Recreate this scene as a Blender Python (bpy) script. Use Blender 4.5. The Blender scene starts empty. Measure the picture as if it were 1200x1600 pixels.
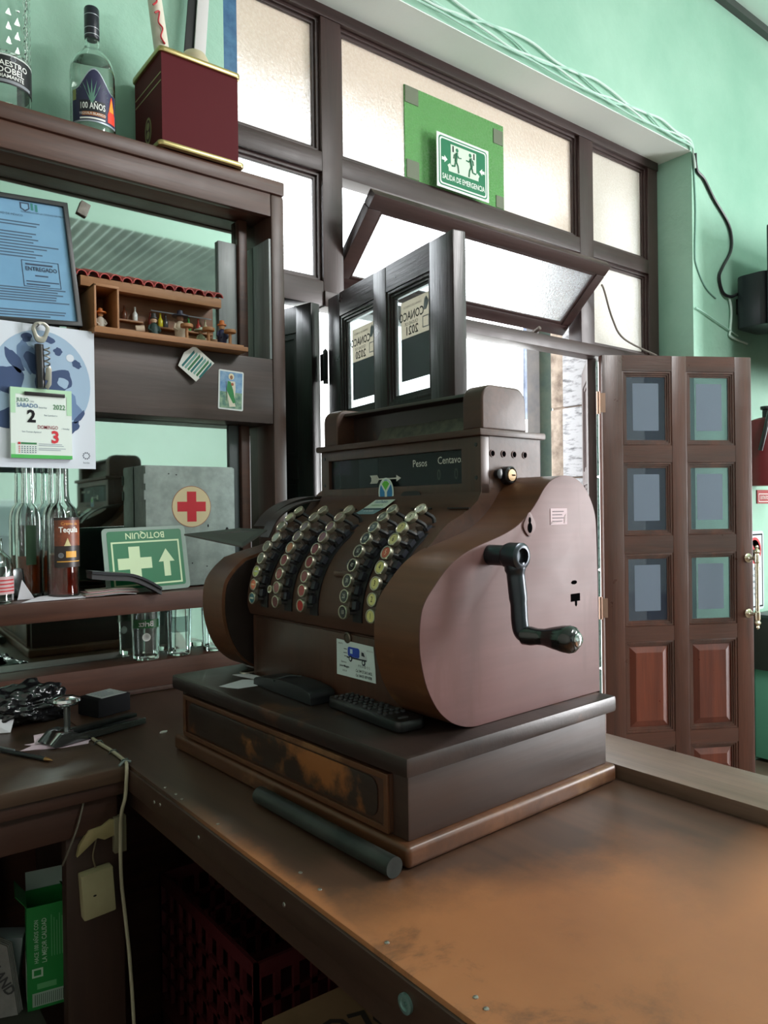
import bpy, bmesh, math, random
from mathutils import Vector, Matrix, noise
random.seed(11)
SC = bpy.context.scene
COL = SC.collection
PI = math.pi

# ------------------------------------------------------------------ camera
def set_camera():
    yaw, pitch, roll = map(math.radians, (37.84, -0.2, -0.744))
    cy, sy, cp, sp = math.cos(yaw), math.sin(yaw), math.cos(pitch), math.sin(pitch)
    fwd = Vector((sy*cp, cy*cp, sp)); right = Vector((cy, -sy, 0)); up = right.cross(fwd)
    r = math.cos(roll)*right + math.sin(roll)*up
    u = -math.sin(roll)*right + math.cos(roll)*up
    cam = bpy.data.cameras.new('camera'); o = bpy.data.objects.new('camera', cam); COL.objects.link(o)
    m = Matrix((r, u, -fwd)).transposed().to_4x4(); m.translation = (0, 0, 1.39)
    o.matrix_world = m
    cam.sensor_fit = 'AUTO'; cam.sensor_width = 36.0; cam.lens = 1182.2*36/1600
    cam.clip_start = 0.02; cam.clip_end = 200
    SC.camera = o
set_camera()

# ------------------------------------------------------------------ world, light, exposure
W = bpy.data.worlds.new('overcast_sky'); SC.world = W; W.use_nodes = True
bg = W.node_tree.nodes['Background']
bg.inputs[0].default_value = (0.90, 0.95, 1.0, 1); bg.inputs[1].default_value = 6.0

def area(name, loc, target, sx, sy, power, color=(1, 1, 1), spread=180):
    l = bpy.data.lights.new(name, 'AREA'); l.shape = 'RECTANGLE'; l.size = sx; l.size_y = sy
    l.energy = power; l.color = color; l.spread = math.radians(spread)
    o = bpy.data.objects.new(name, l); COL.objects.link(o); o.location = loc
    d = Vector(target) - Vector(loc)
    o.rotation_euler = d.to_track_quat('-Z', 'Y').to_euler()
    return o
# daylight through the second street doorway in the right wall (behind the camera's right shoulder)
area('daylight_side_doorway', (6.9, -2.3, 1.75), (0.6, -2.0, 1.6), 2.0, 2.6, 250, (1.0, 0.97, 0.97))
# unseen overhead fill lamp, added behind the camera to brighten the bar
area('overhead_fill', (2.6, -1.4, 3.93), (2.4, -1.2, 0), 1.6, 0.6, 85, (1.0, 0.98, 0.98))

SC.view_settings.view_transform = 'Standard'
try: SC.view_settings.look = 'None'
except Exception: pass
SC.view_settings.exposure = 0.66
SC.view_settings.gamma = 1.0
SC.view_settings.use_curve_mapping = False
SC.cycles.max_bounces = 10; SC.cycles.transmission_bounces = 10; SC.cycles.glossy_bounces = 5
SC.cycles.diffuse_bounces = 4; SC.cycles.transparent_max_bounces = 12
SC.cycles.caustics_refractive = True; SC.cycles.caustics_reflective = False
SC.cycles.sample_clamp_indirect = 4.0

# ------------------------------------------------------------------ materials
def lin(c):
    f = lambda v: v/12.92 if v <= 0.04045 else ((v+0.055)/1.055)**2.4
    return tuple(f(x/255.0) for x in c[:3]) + (1.0,)
def newmat(name):
    m = bpy.data.materials.new(name); m.use_nodes = True
    return m, m.node_tree.nodes, m.node_tree.links, m.node_tree.nodes['Principled BSDF']
MC = {}
def flat(name, rgb, rough=0.5, metal=0.0, spec=0.5, coat=0.0):
    if name in MC: return MC[name]
    m, N, L, b = newmat(name)
    b.inputs['Base Color'].default_value = lin(rgb); b.inputs['Roughness'].default_value = rough
    b.inputs['Metallic'].default_value = metal; b.inputs['Specular IOR Level'].default_value = spec
    b.inputs['Coat Weight'].default_value = coat
    MC[name] = m; return m
def noise_node(N, L, scale, detail=4, rough=0.55, stretch=(1, 1, 1), dist=0.0, loc=(0, 0, 0)):
    tc = N.new('ShaderNodeTexCoord'); mp = N.new('ShaderNodeMapping'); n = N.new('ShaderNodeTexNoise')
    mp.inputs['Scale'].default_value = stretch; mp.inputs['Location'].default_value = loc
    L.new(tc.outputs['Object'], mp.inputs['Vector']); L.new(mp.outputs[0], n.inputs['Vector'])
    n.inputs['Scale'].default_value = scale; n.inputs['Detail'].default_value = detail
    n.inputs['Roughness'].default_value = rough; n.inputs['Distortion'].default_value = dist
    return n
def ramp(N, L, src, stops):
    r = N.new('ShaderNodeValToRGB'); e = r.color_ramp.elements
    e[0].position, e[0].color = stops[0][0], lin(stops[0][1])
    e[1].position, e[1].color = stops[-1][0], lin(stops[-1][1])
    for p, c in stops[1:-1]:
        x = e.new(p); x.color = lin(c)
    L.new(src, r.inputs[0]); return r
def mathn(N, L, op, a, b=None, clamp=False):
    n = N.new('ShaderNodeMath'); n.operation = op; n.use_clamp = clamp
    for i, v in enumerate((a, b)):
        if v is None: continue
        if isinstance(v, (int, float)): n.inputs[i].default_value = v
        else: L.new(v, n.inputs[i])
    return n.outputs[0]
def bump(N, L, b, src, strength=0.2, dist=0.002):
    x = N.new('ShaderNodeBump'); x.inputs['Strength'].default_value = strength; x.inputs['Distance'].default_value = dist
    L.new(src, x.inputs['Height']); L.new(x.outputs[0], b.inputs['Normal'])
def mixc(N, L, fac, a, b):
    m = N.new('ShaderNodeMix'); m.data_type = 'RGBA'
    for i, v in ((0, fac), (6, a), (7, b)):
        if hasattr(v, 'is_linked'): L.new(v, m.inputs[i])
        elif i == 0: m.inputs[0].default_value = v
        else: m.inputs[i].default_value = lin(v)
    return m.outputs[2]
def wood(name, c1, c2, axis='x', scale=18, rough=0.35, bumpk=0.15, wear=None, wear_amt=0.55, coat=0.0, wscale=5, wstretch=(1, 1, 1)):
    if name in MC: return MC[name]
    m, N, L, b = newmat(name)
    st = {'x': (0.06, 1, 1), 'y': (1, 0.06, 1), 'z': (1, 1, 0.06)}[axis]
    n = noise_node(N, L, scale, 6, 0.62, st, 0.6)
    r = ramp(N, L, n.outputs[0], [(0.3, c1), (0.72, c2)])
    n2 = noise_node(N, L, scale*9, 3, 0.6, st)
    dk = mathn(N, L, 'MULTIPLY', n2.outputs[0], 0.55)
    c = mixc(N, L, dk, r.outputs[0], tuple(int(x*0.55) for x in c1))
    if wear:
        n3 = noise_node(N, L, wscale, 6, 0.65, wstretch)
        f = ramp(N, L, n3.outputs[0], [(wear_amt, (0, 0, 0)), (wear_amt+0.08, (255, 255, 255))])
        c = mixc(N, L, f.outputs[0], c, wear)
    L.new(c, b.inputs['Base Color'])
    nr = noise_node(N, L, 7, 5, 0.6)
    rr = N.new('ShaderNodeMapRange'); rr.inputs[3].default_value = max(0.03, rough-0.12); rr.inputs[4].default_value = rough+0.16
    L.new(nr.outputs[0], rr.inputs[0]); L.new(rr.outputs[0], b.inputs['Roughness'])
    b.inputs['Coat Weight'].default_value = coat; b.inputs['Coat Roughness'].default_value = 0.25
    bump(N, L, b, n2.outputs[0], bumpk, 0.0015)
    MC[name] = m; return m
def plaster(name, c1, c2, scale=1.6, bumpk=0.25, rough=0.6):
    m, N, L, b = newmat(name)
    n = noise_node(N, L, scale, 7, 0.62)
    r = ramp(N, L, n.outputs[0], [(0.3, c1), (0.7, c2)])
    L.new(r.outputs[0], b.inputs['Base Color']); b.inputs['Roughness'].default_value = rough
    n2 = noise_node(N, L, 9, 8, 0.6)
    bump(N, L, b, n2.outputs[0], bumpk, 0.02)
    return m
def speck(name, c1, c2, scale, lo=0.35, hi=0.65, rough=0.5, metal=0, bumpk=0.0, stretch=(1, 1, 1), detail=5, coat=0):
    if name in MC: return MC[name]
    m, N, L, b = newmat(name)
    n = noise_node(N, L, scale, detail, 0.6, stretch)
    r = ramp(N, L, n.outputs[0], [(lo, c1), (hi, c2)])
    L.new(r.outputs[0], b.inputs['Base Color']); b.inputs['Roughness'].default_value = rough; b.inputs['Metallic'].default_value = metal
    b.inputs['Coat Weight'].default_value = coat
    if bumpk: bump(N, L, b, n.outputs[0], bumpk, 0.003)
    MC[name] = m; return m
def glass(name, rgb=(245, 250, 248), ior=1.45, rough=0.0, trans=1.0):
    if name in MC: return MC[name]
    m, N, L, b = newmat(name)
    b.inputs['Base Color'].default_value = lin(rgb); b.inputs['Roughness'].default_value = rough
    b.inputs['Transmission Weight'].default_value = trans; b.inputs['IOR'].default_value = ior
    MC[name] = m; return m
def frosted(name, dirt, amount, rough=0.3, bscale=140, bstr=0.5, tl=0.45):
    """obscured pane: textured rough glass with a film of dust on it"""
    m, N, L, b = newmat(name)
    b.inputs['Base Color'].default_value = (0.96, 0.97, 0.97, 1); b.inputs['Roughness'].default_value = rough
    b.inputs['Transmission Weight'].default_value = 1.0; b.inputs['IOR'].default_value = 1.25
    n = noise_node(N, L, bscale, 3, 0.6)
    bump(N, L, b, n.outputs[0], bstr, 0.004)
    d = N.new('ShaderNodeBsdfDiffuse'); t = N.new('ShaderNodeBsdfTranslucent'); ad = N.new('ShaderNodeMixShader')
    d.inputs[0].default_value = lin(dirt); t.inputs[0].default_value = lin(dirt); ad.inputs[0].default_value = tl
    L.new(d.outputs[0], ad.inputs[1]); L.new(t.outputs[0], ad.inputs[2])
    nd = noise_node(N, L, 2.2, 6, 0.6); ns = noise_node(N, L, bscale*1.3, 2, 0.6)
    f = mathn(N, L, 'ADD', mathn(N, L, 'MULTIPLY', nd.outputs[0], 0.45), mathn(N, L, 'MULTIPLY', ns.outputs[0], 0.7))
    f = mathn(N, L, 'ADD', f, amount-0.575, True)
    mx = N.new('ShaderNodeMixShader'); L.new(f, mx.inputs[0]); L.new(b.outputs[0], mx.inputs[1]); L.new(ad.outputs[0], mx.inputs[2])
    L.new(mx.outputs[0], N['Material Output'].inputs[0])
    return m

M_wall = plaster('green_plaster', (134, 182, 160), (166, 206, 186), 1.1, 0.3, 0.5)
M_soffit = plaster('lit_soffit_plaster', (228, 238, 233), (236, 244, 240), 1.3, 0.1, 0.6)  # green plaster lightened so the colour carries the light from outside
M_ceil = plaster('ceiling_plaster', (196, 226, 212), (206, 232, 220), 0.8, 0.1, 0.7)
M_wall3 = plaster('side_room_plaster', (186, 182, 172), (194, 190, 182), 1.3, 0.15, 0.6)
M_wall2 = plaster('pale_room_plaster', (196, 214, 204), (206, 222, 214), 1.3, 0.15, 0.6)
M_floor = speck('floor_tile', (88, 70, 60), (110, 92, 80), 3, rough=0.4)
M_frame = wood('frame_wood', (50, 34, 33), (72, 50, 47), 'x', 14, 0.36, 0.2)
M_framev = wood('frame_wood_upright', (50, 34, 33), (72, 50, 47), 'z', 14, 0.36, 0.2)
M_doorv = wood('door_wood_upright', (58, 34, 26), (96, 56, 42), 'z', 12, 0.3, 0.45, coat=0.25)
M_doorh = wood('door_wood_rail', (58, 34, 26), (94, 54, 40), 'x', 12, 0.3, 0.45, coat=0.25)
M_panel = wood('door_wood_panel', (72, 30, 20), (120, 58, 38), 'z', 10, 0.3, 0.3, coat=0.25)
M_ldoorv = wood('dark_door_wood_upright', (30, 21, 24), (48, 33, 33), 'z', 12, 0.3, 0.6, coat=0.3)
M_ldoorh = wood('dark_door_wood_rail', (30, 21, 24), (48, 33, 33), 'x', 12, 0.3, 0.6, coat=0.3)
M_bar = wood('back_bar_wood', (62, 36, 27), (96, 60, 45), 'x', 16, 0.38, 0.15)
M_barv = wood('back_bar_wood_upright', (66, 46, 40), (96, 70, 60), 'z', 16, 0.38, 0.15)
M_barg = wood('back_bar_grey_board', (62, 50, 46), (88, 72, 66), 'x', 16, 0.42, 0.15)
M_reg = wood('register_walnut', (60, 38, 27), (92, 59, 43), 'y', 12, 0.44, 0.12, coat=0.0)
M_regv = wood('register_walnut_upright', (58, 37, 28), (92, 60, 45), 'z', 12, 0.33, 0.12, coat=0.15)
M_regw = wood('register_walnut_worn', (74, 44, 28), (120, 76, 48), 'y', 10, 0.4, 0.1, wear=(122, 86, 56), wear_amt=0.56, coat=0.05, wscale=4)
M_regd = wood('register_dark_top', (40, 30, 28), (60, 44, 38), 'y', 14, 0.34, 0.15, wear=(88, 56, 38), wear_amt=0.62)
M_side = wood('register_side_plate', (100, 66, 64), (126, 88, 86), 'x', 5, 0.5, 0.08, wear=(98, 66, 63), wear_amt=0.56, coat=0.0, wscale=14, wstretch=(1.5, 1, 0.22))  # pinker than the walnut: light falling on this side is put into the colour
M_draw = wood('drawer_panel_worn', (44, 33, 28), (60, 44, 36), 'y', 16, 0.36, 0.15, wear=(136, 84, 44), wear_amt=0.53, wscale=4.2)
M_black = flat('black_iron', (24, 25, 29), 0.28, 0.0, 0.6)
M_crank = speck('crank_iron', (40, 44, 50), (66, 72, 78), 6, rough=0.28, metal=0.75)
M_keyrim = flat('key_rim_nickel', (196, 190, 170), 0.32, 0.9)
M_chrome = flat('chrome', (215, 218, 220), 0.14, 1.0)
M_brass = flat('brass_handle', (222, 212, 186), 0.26, 1.0)
M_gold = flat('gold_trim', (190, 170, 118), 0.28, 0.9)
M_white = flat('white_paper', (226, 224, 232), 0.7)
M_paperpink = flat('pink_paper', (226, 200, 214), 0.7)
M_darkglass = flat('dark_display_glass', (30, 36, 42), 0.08, 0, 0.6)
M_blk = flat('black_print', (24, 24, 28), 0.7, 0, 0.2)
M_hole = flat('black_hole', (8, 8, 9), 1.0, 0, 0.0)
M_red = flat('red_print', (190, 40, 50), 0.5)
M_blue = flat('blue_print', (40, 80, 150), 0.5)
M_greenp = flat('green_print', (80, 170, 90), 0.5)
M_wht = flat('white_print', (236, 238, 234), 0.5)
M_grey = flat('grey_print', (130, 134, 140), 0.6)
M_mirror, _n, _l, _b = newmat('bar_mirror')
_b.inputs['Base Color'].default_value = lin((205, 226, 218)); _b.inputs['Metallic'].default_value = 1; _b.inputs['Roughness'].default_value = 0.03

# counter: dark laminate worn through to an orange ground on the near half
def counter_material():
    m, N, L, b = newmat('worn_counter_laminate')
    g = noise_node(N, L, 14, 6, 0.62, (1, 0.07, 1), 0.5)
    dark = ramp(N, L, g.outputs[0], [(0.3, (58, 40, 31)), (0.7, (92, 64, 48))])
    o = noise_node(N, L, 5, 6, 0.6)
    orange = ramp(N, L, o.outputs[0], [(0.3, (146, 92, 56)), (0.7, (164, 106, 66))])
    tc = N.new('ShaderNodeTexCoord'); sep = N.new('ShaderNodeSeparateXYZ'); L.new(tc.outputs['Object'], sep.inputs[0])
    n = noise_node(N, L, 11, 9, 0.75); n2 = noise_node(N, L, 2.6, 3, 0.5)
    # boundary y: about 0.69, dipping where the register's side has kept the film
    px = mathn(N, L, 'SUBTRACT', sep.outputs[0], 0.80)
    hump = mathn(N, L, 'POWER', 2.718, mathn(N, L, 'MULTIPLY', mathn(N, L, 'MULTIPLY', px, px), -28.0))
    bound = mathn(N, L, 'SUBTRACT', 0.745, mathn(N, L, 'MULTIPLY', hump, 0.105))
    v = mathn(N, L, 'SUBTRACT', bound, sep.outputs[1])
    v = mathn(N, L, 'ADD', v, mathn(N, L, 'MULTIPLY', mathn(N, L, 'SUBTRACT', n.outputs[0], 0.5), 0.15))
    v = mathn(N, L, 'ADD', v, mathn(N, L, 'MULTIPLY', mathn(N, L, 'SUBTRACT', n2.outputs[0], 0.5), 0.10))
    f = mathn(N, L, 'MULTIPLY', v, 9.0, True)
    # rubbed front edge
    ed = mathn(N, L, 'SUBTRACT', 0.478, sep.outputs[0])
    ed = mathn(N, L, 'ADD', ed, mathn(N, L, 'MULTIPLY', mathn(N, L, 'SUBTRACT', n.outputs[0], 0.5), 0.05))
    far = mathn(N, L, 'MULTIPLY', mathn(N, L, 'SUBTRACT', 1.12, sep.outputs[1]), 4.0, True)
    ed = mathn(N, L, 'MULTIPLY', mathn(N, L, 'MULTIPLY', ed, 50.0, True), far)
    f = mathn(N, L, 'MAXIMUM', f, ed)
    kx = mathn(N, L, 'SUBTRACT', 0.935, sep.outputs[0])
    kx = mathn(N, L, 'ADD', kx, mathn(N, L, 'MULTIPLY', mathn(N, L, 'SUBTRACT', n.outputs[0], 0.5), 0.16))
    ky = mathn(N, L, 'MULTIPLY', mathn(N, L, 'SUBTRACT', 0.52, sep.outputs[1]), 9.0, True)
    f = mathn(N, L, 'MULTIPLY', f, mathn(N, L, 'MAXIMUM', mathn(N, L, 'MULTIPLY', kx, 5.0, True), ky))
    # dark scuffs left on the orange
    sc = noise_node(N, L, 9, 7, 0.75, (1, 1, 1), 0.4, (3.1, 1.7, 0))
    sx = mathn(N, L, 'MULTIPLY', mathn(N, L, 'SUBTRACT', 0.70, sep.outputs[0]), 5.0, True)
    s = mathn(N, L, 'MULTIPLY', mathn(N, L, 'MULTIPLY', mathn(N, L, 'SUBTRACT', sc.outputs[0], 0.53), 7.0, True), sx)
    f = mathn(N, L, 'MULTIPLY', f, mathn(N, L, 'SUBTRACT', 1.0, mathn(N, L, 'MULTIPLY', s, 0.75)))
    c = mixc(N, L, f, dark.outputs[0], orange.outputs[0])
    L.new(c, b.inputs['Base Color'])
    rr = N.new('ShaderNodeMapRange'); b.inputs['Specular IOR Level'].default_value = 0.75; rr.inputs[3].default_value = 0.36; rr.inputs[4].default_value = 0.44
    L.new(f, rr.inputs[0]); L.new(rr.outputs[0], b.inputs['Roughness'])
    bump(N, L, b, o.outputs[0], 0.02, 0.002)
    return m
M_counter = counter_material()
M_lcounter = wood('left_counter_laminate', (60, 44, 34), (92, 70, 54), 'x', 14, 0.36, 0.08)
M_apron = wood('counter_apron', (56, 38, 30), (78, 54, 42), 'y', 14, 0.42, 0.12)
M_apronx = wood('counter_apron_left', (54, 34, 27), (74, 48, 38), 'x', 14, 0.42, 0.12)

# ------------------------------------------------------------------ mesh helpers
class MB:
    def __init__(s): s.v = []; s.f = []
    def add(s, vs, fs):
        o = len(s.v); s.v += [Vector(v) for v in vs]; s.f += [tuple(i+o for i in f) for f in fs]; return s
    def box(s, x0, x1, y0, y1, z0, z1, M=None):
        vs = [Vector(p) for p in ((x0,y0,z0),(x1,y0,z0),(x1,y1,z0),(x0,y1,z0),(x0,y0,z1),(x1,y0,z1),(x1,y1,z1),(x0,y1,z1))]
        if M: vs = [M @ v for v in vs]
        return s.add(vs, [(0,3,2,1),(4,5,6,7),(0,1,5,4),(1,2,6,5),(2,3,7,6),(3,0,4,7)])
    def prism(s, pts, o, a, b, n):
        """polygon pts (p,q) -> o + p*a + q*b, extruded by vector n"""
        o, a, b, n = map(Vector, (o, a, b, n)); k = len(pts)
        A = [o + a*p + b*q for p, q in pts]; B = [v + n for v in A]
        fs = [tuple(range(k-1, -1, -1)), tuple(range(k, 2*k))] + [(i, (i+1) % k, (i+1) % k + k, i+k) for i in range(k)]
        return s.add(A+B, fs)
    def ring(s, out, inn, o, a, b, n):
        """rectangular frame: out/inn = (p0,p1,q0,q1)"""
        o, a, b, n = map(Vector, (o, a, b, n))
        c = lambda r: [(r[0], r[2]), (r[1], r[2]), (r[1], r[3]), (r[0], r[3])]
        A = [o + a*p + b*q for p, q in c(out)+c(inn)]; B = [v+n for v in A]
        fs = []
        for i in range(4):
            j = (i+1) % 4
            fs += [(i, i+4, j+4, j), (i+8, j+8, j+12, i+12), (i, j, j+8, i+8), (i+4, i+12, j+12, j+4)]
        return s.add(A+B, fs)
    def lathe(s, prof, o=(0, 0, 0), axis=(0, 0, 1), seg=24, ref=None):
        o = Vector(o); ax = Vector(axis).normalized()
        e1 = ax.orthogonal().normalized() if ref is None else Vector(ref); e2 = ax.cross(e1)
        base = len(s.v); k = len(prof); vs = []; fs = []
        for i in range(seg):
            t = 2*PI*i/seg; d = e1*math.cos(t) + e2*math.sin(t)
            for r, z in prof: vs.append(o + ax*z + d*r)
        for i in range(seg):
            j = (i+1) % seg
            for m in range(k-1): fs.append((i*k+m, j*k+m, j*k+m+1, i*k+m+1))
        if prof[0][0] > 1e-6: fs.append(tuple(i*k for i in range(seg-1, -1, -1)))
        if prof[-1][0] > 1e-6: fs.append(tuple(i*k+k-1 for i in range(seg)))
        return s.add(vs, fs)
    def tube(s, path, r, seg=8):
        P = [Vector(p) for p in path]; k = len(P); rs = r if isinstance(r, (list, tuple)) else [r]*k
        vs = []; fs = []; pe = None
        for i in range(k):
            t = (P[min(i+1, k-1)] - P[max(i-1, 0)]).normalized()
            e = t.orthogonal().normalized() if pe is None else (pe - t*pe.dot(t)).normalized()
            pe = e; g = t.cross(e)
            vs += [P[i] + (e*math.cos(2*PI*j/seg) + g*math.sin(2*PI*j/seg))*rs[i] for j in range(seg)]
        for i in range(k-1):
            for j in range(seg):
                n = (j+1) % seg; fs.append((i*seg+j, i*seg+n, (i+1)*seg+n, (i+1)*seg+j))
        fs.append(tuple(range(seg-1, -1, -1))); fs.append(tuple((k-1)*seg+j for j in range(seg)))
        return s.add(vs, fs)
    def build(s, name, mat, parent=None, bevel=0, seg=2, smooth=None, M=None):
        me = bpy.data.meshes.new(name)
        vs = [M @ v for v in s.v] if M else s.v
        me.from_pydata([tuple(v) for v in vs], [], s.f)
        bm = bmesh.new(); bm.from_mesh(me)
        bmesh.ops.remove_doubles(bm, verts=bm.verts, dist=1e-6)
        bmesh.ops.recalc_face_normals(bm, faces=bm.faces)
        if bevel:
            es = [e for e in bm.edges if len(e.link_faces) == 2 and e.calc_face_angle(0) > math.radians(30)]
            bmesh.ops.bevel(bm, geom=es, offset=bevel, segments=seg, profile=0.6, affect='EDGES', clamp_overlap=True)
        bm.to_mesh(me); bm.free()
        if smooth or (bevel and smooth is None):
            me.polygons.foreach_set('use_smooth', [True]*len(me.polygons))
            me.set_sharp_from_angle(angle=math.radians(38))
        me.materials.append(mat)
        o = bpy.data.objects.new(name, me); COL.objects.link(o)
        if parent: o.parent = parent
        return o
def thing(name, label, cat, loc=(0, 0, 0), rz=0, group=None):
    o = bpy.data.objects.new(name, None); o.empty_display_size = 0.05; COL.objects.link(o)
    o.location = loc; o.rotation_euler = (0, 0, rz); o['label'] = label; o['category'] = cat
    if group: o['group'] = group
    return o
def tag(o, label, cat, group=None):
    o['label'] = label; o['category'] = cat
    if group: o['group'] = group
    return o
def struct(o): o['kind'] = 'structure'; return o
def sempty(name, loc=(0, 0, 0), rz=0):
    o = bpy.data.objects.new(name, None); o.empty_display_size = 0.05; COL.objects.link(o)
    o.location = loc; o.rotation_euler = (0, 0, rz); return struct(o)
def frameM(o, a, b):
    """matrix mapping (p,q,r) to o + p*a + q*b + r*(a x b)"""
    a = Vector(a).normalized(); b = Vector(b).normalized(); c = a.cross(b)
    m = Matrix((a, b, c)).transposed().to_4x4(); m.translation = Vector(o); return m
_font_cache = {}
def text(body, size, mat, M, parent=None, align='CENTER', sx=1.0, depth=0.0004, bold=0.0, name='lettering', valign='CENTER', mirror=False, wrap=None):
    """flat lettering as real mesh; wrap = radius bends it round a vertical cylinder (local x -> angle)"""
    cu = bpy.data.curves.new('txt', 'FONT'); cu.body = body; cu.size = size; cu.align_x = align; cu.align_y = valign
    cu.resolution_u = 2; cu.offset = bold*size
    o = bpy.data.objects.new('txt', cu); COL.objects.link(o)
    dg = bpy.context.evaluated_depsgraph_get(); me = bpy.data.meshes.new_from_object(o.evaluated_get(dg))
    bpy.data.objects.remove(o); bpy.data.curves.remove(cu)
    me.name = name
    for v in me.vertices:
        x, y = v.co.x*sx*(-1 if mirror else 1), v.co.y
        p = Vector((x, y, depth)) if not wrap else Vector(((wrap+depth)*math.sin(x/wrap), y, (wrap+depth)*math.cos(x/wrap)))
        v.co = M @ p
    me.materials.clear(); me.materials.append(mat)
    ob = bpy.data.objects.new(name, me); COL.objects.link(ob)
    if parent: ob.parent = parent
    return ob
def sheet(pts, M, t, mat, name, parent=None):
    return MB().prism(pts, M @ Vector((0, 0, 0)), M.to_3x3() @ Vector((1, 0, 0)), M.to_3x3() @ Vector((0, 1, 0)), (M.to_3x3() @ Vector((0, 0, 1)))*t).build(name, mat, parent)
def rect(x0, x1, y0, y1): return [(x0, y0), (x1, y0), (x1, y1), (x0, y1)]
def rrect(x0, x1, y0, y1, r, n=4):
    P = []
    for cx, cy, a0 in ((x1-r, y0+r, -90), (x1-r, y1-r, 0), (x0+r, y1-r, 90), (x0+r, y0+r, 180)):
        for i in range(n+1):
            a = math.radians(a0+90*i/n); P.append((cx+r*math.cos(a), cy+r*math.sin(a)))
    return P
def ell(cx, cy, rx, ry, n=24): return [(cx+rx*math.cos(2*PI*i/n), cy+ry*math.sin(2*PI*i/n)) for i in range(n)]
def smoothpath(P, n=6, closed=False):
    P = [Vector(p) for p in P]; k = len(P); out = []
    rng = range(k) if closed else range(k-1)
    for i in rng:
        g = (lambda j: P[j % k]) if closed else (lambda j: P[min(max(j, 0), k-1)])
        a, b, c, d = g(i-1), g(i), g(i+1), g(i+2)
        for j in range(n):
            t = j/n
            out.append(0.5*((2*b) + (c-a)*t + (2*a-5*b+4*c-d)*t*t + (3*b-a-3*c+d)*t**3))
    if not closed: out.append(P[-1])
    return out
X, Y, Z = Vector((1, 0, 0)), Vector((0, 1, 0)), Vector((0, 0, 1))

# ================================================================== SETTING
CEIL = 4.03
struct(MB().box(-1.8, 7, -7, 2.34, -0.05, 0).build('floor', M_floor))
struct(MB().box(-20, 30, 2.34, 60, -0.17, -0.05).build('street_ground', speck('street_concrete', (190, 186, 180), (206, 202, 196), 2, rough=0.8)))
struct(MB().box(-1.8, 7, -3.2, 2.34, CEIL, CEIL+0.1).build('ceiling', M_ceil))
# corrugated roof sheets over the rear of the room, seen in the mirror
cg = MB()
nx = 352; pts = []
for i in range(nx+1):
    x = -1.8 + 8.8*i/nx; pts.append((x, 0.018*math.cos(i*PI/2)))
low = [(7, 0.14), (-1.8, 0.14)]
cg.prism(pts+low, (0, -7, CEIL+0.04), X, Z, (0, 3.8, 0))
struct(cg.build('roof_sheets', speck('corrugated_sheet', (150, 160, 158), (186, 196, 192), 2, rough=0.45)))
wf = sempty('wall_front')
for x0, x1, z0, z1 in ((-1.8, 1.0, 0, CEIL), (3.53, 7, 0, CEIL), (1.0, 3.53, 3.15, CEIL)):
    MB().box(x0, x1, 2.02, 2.30, z0, z1).build('wall_section', M_wall, wf)
MB().box(1.0, 1.18, 2.02, 2.30, 0, 2.098).build('wall_section', M_wall, wf)
MB().box(1.0, 1.25, 2.30, 2.85, 0, 2.098).build('wall_section', M_wall, wf)  # unseen outer pier, added to keep street light off the folded leaf
MB().box(1.0, 3.53, 2.021, 2.29, 3.146, 3.150).build('soffit', M_soffit, wf)
struct(MB().box(-1.9, -1.8, -7, 2.34, 0, CEIL).build('wall_left', M_wall3))
struct(MB().box(-1.9, 7.1, -7.1, -7, 0, CEIL+0.2).build('wall_back', M_wall2))
wr = sempty('wall_right')
for y0, y1, z0, z1 in ((-7, -3.4, 0, CEIL), (-1.2, 2.34, 0, CEIL), (-3.4, -1.2, 3.2, CEIL)):
    MB().box(7, 7.2, y0, y1, z0, z1).build('wall_section', M_wall2, wr)
struct(MB().box(3.6, 7, 1.985, 2.02, 3.99, CEIL).build('trim_1', flat('dark_trim', (60, 66, 62), 0.6)))

# ---- outside: beige canopy added to darken the upper panes, stone pilaster, steel post, facade across the street
struct(MB().box(0.2, 5.2, 2.30, 3.45, 3.62, 3.72).build('shading_canopy', flat('canopy_beige', (196, 178, 160), 0.8)))
st = sempty('stone_jamb')
ms = speck('carved_stone', (74, 72, 74), (150, 148, 150), 18, 0.32, 0.5, 0.8, bumpk=0.8, stretch=(1, 0.6, 2.2), detail=8)
mb_ = speck('beige_stone', (100, 84, 72), (150, 134, 120), 12, 0.35, 0.6, 0.8, bumpk=0.5)
zb = [0, 0.52, 1.05, 1.55, 1.935, 2.5, 3.0]
for i in range(6):
    w = 0.004*(i % 2)
    MB().box(3.335-w, 3.415, 2.50, 2.68, zb[i]+0.004, zb[i+1]-0.004).build('stone', ms, st, 0.008)
    MB().box(3.345-w, 3.50, 2.684, 2.77, zb[i]+0.006, zb[i+1]-0.004).build('stone', mb_, st, 0.008)
MB().box(3.35, 3.40, 2.51, 2.76, 0, 3.0).build('mortar', flat('mortar', (120, 104, 92), 0.9), st)
tag(MB().box(3.44, 3.555, 2.93, 3.03, -0.05, 3.0).build('street_post', speck('rusty_post', (38, 35, 38), (66, 58, 52), 8, rough=0.6), None, 0.01), 'dark painted post outside the doorway, left of the pale stone', 'post')
fc = thing('facade', 'overexposed pale facade across the street, seen through the doorway', 'building', (2, 9, -0.05))
MB().box(-6, 14, 0, 0.4, 0, 4.4).build('wall', flat('facade_white', (226, 224, 222), 0.8), fc)
MB().box(-0.5, 0.5, -0.03, 0, 0.0, 2.2).build('doorway', flat('facade_door', (200, 200, 204), 0.8), fc)
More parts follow.
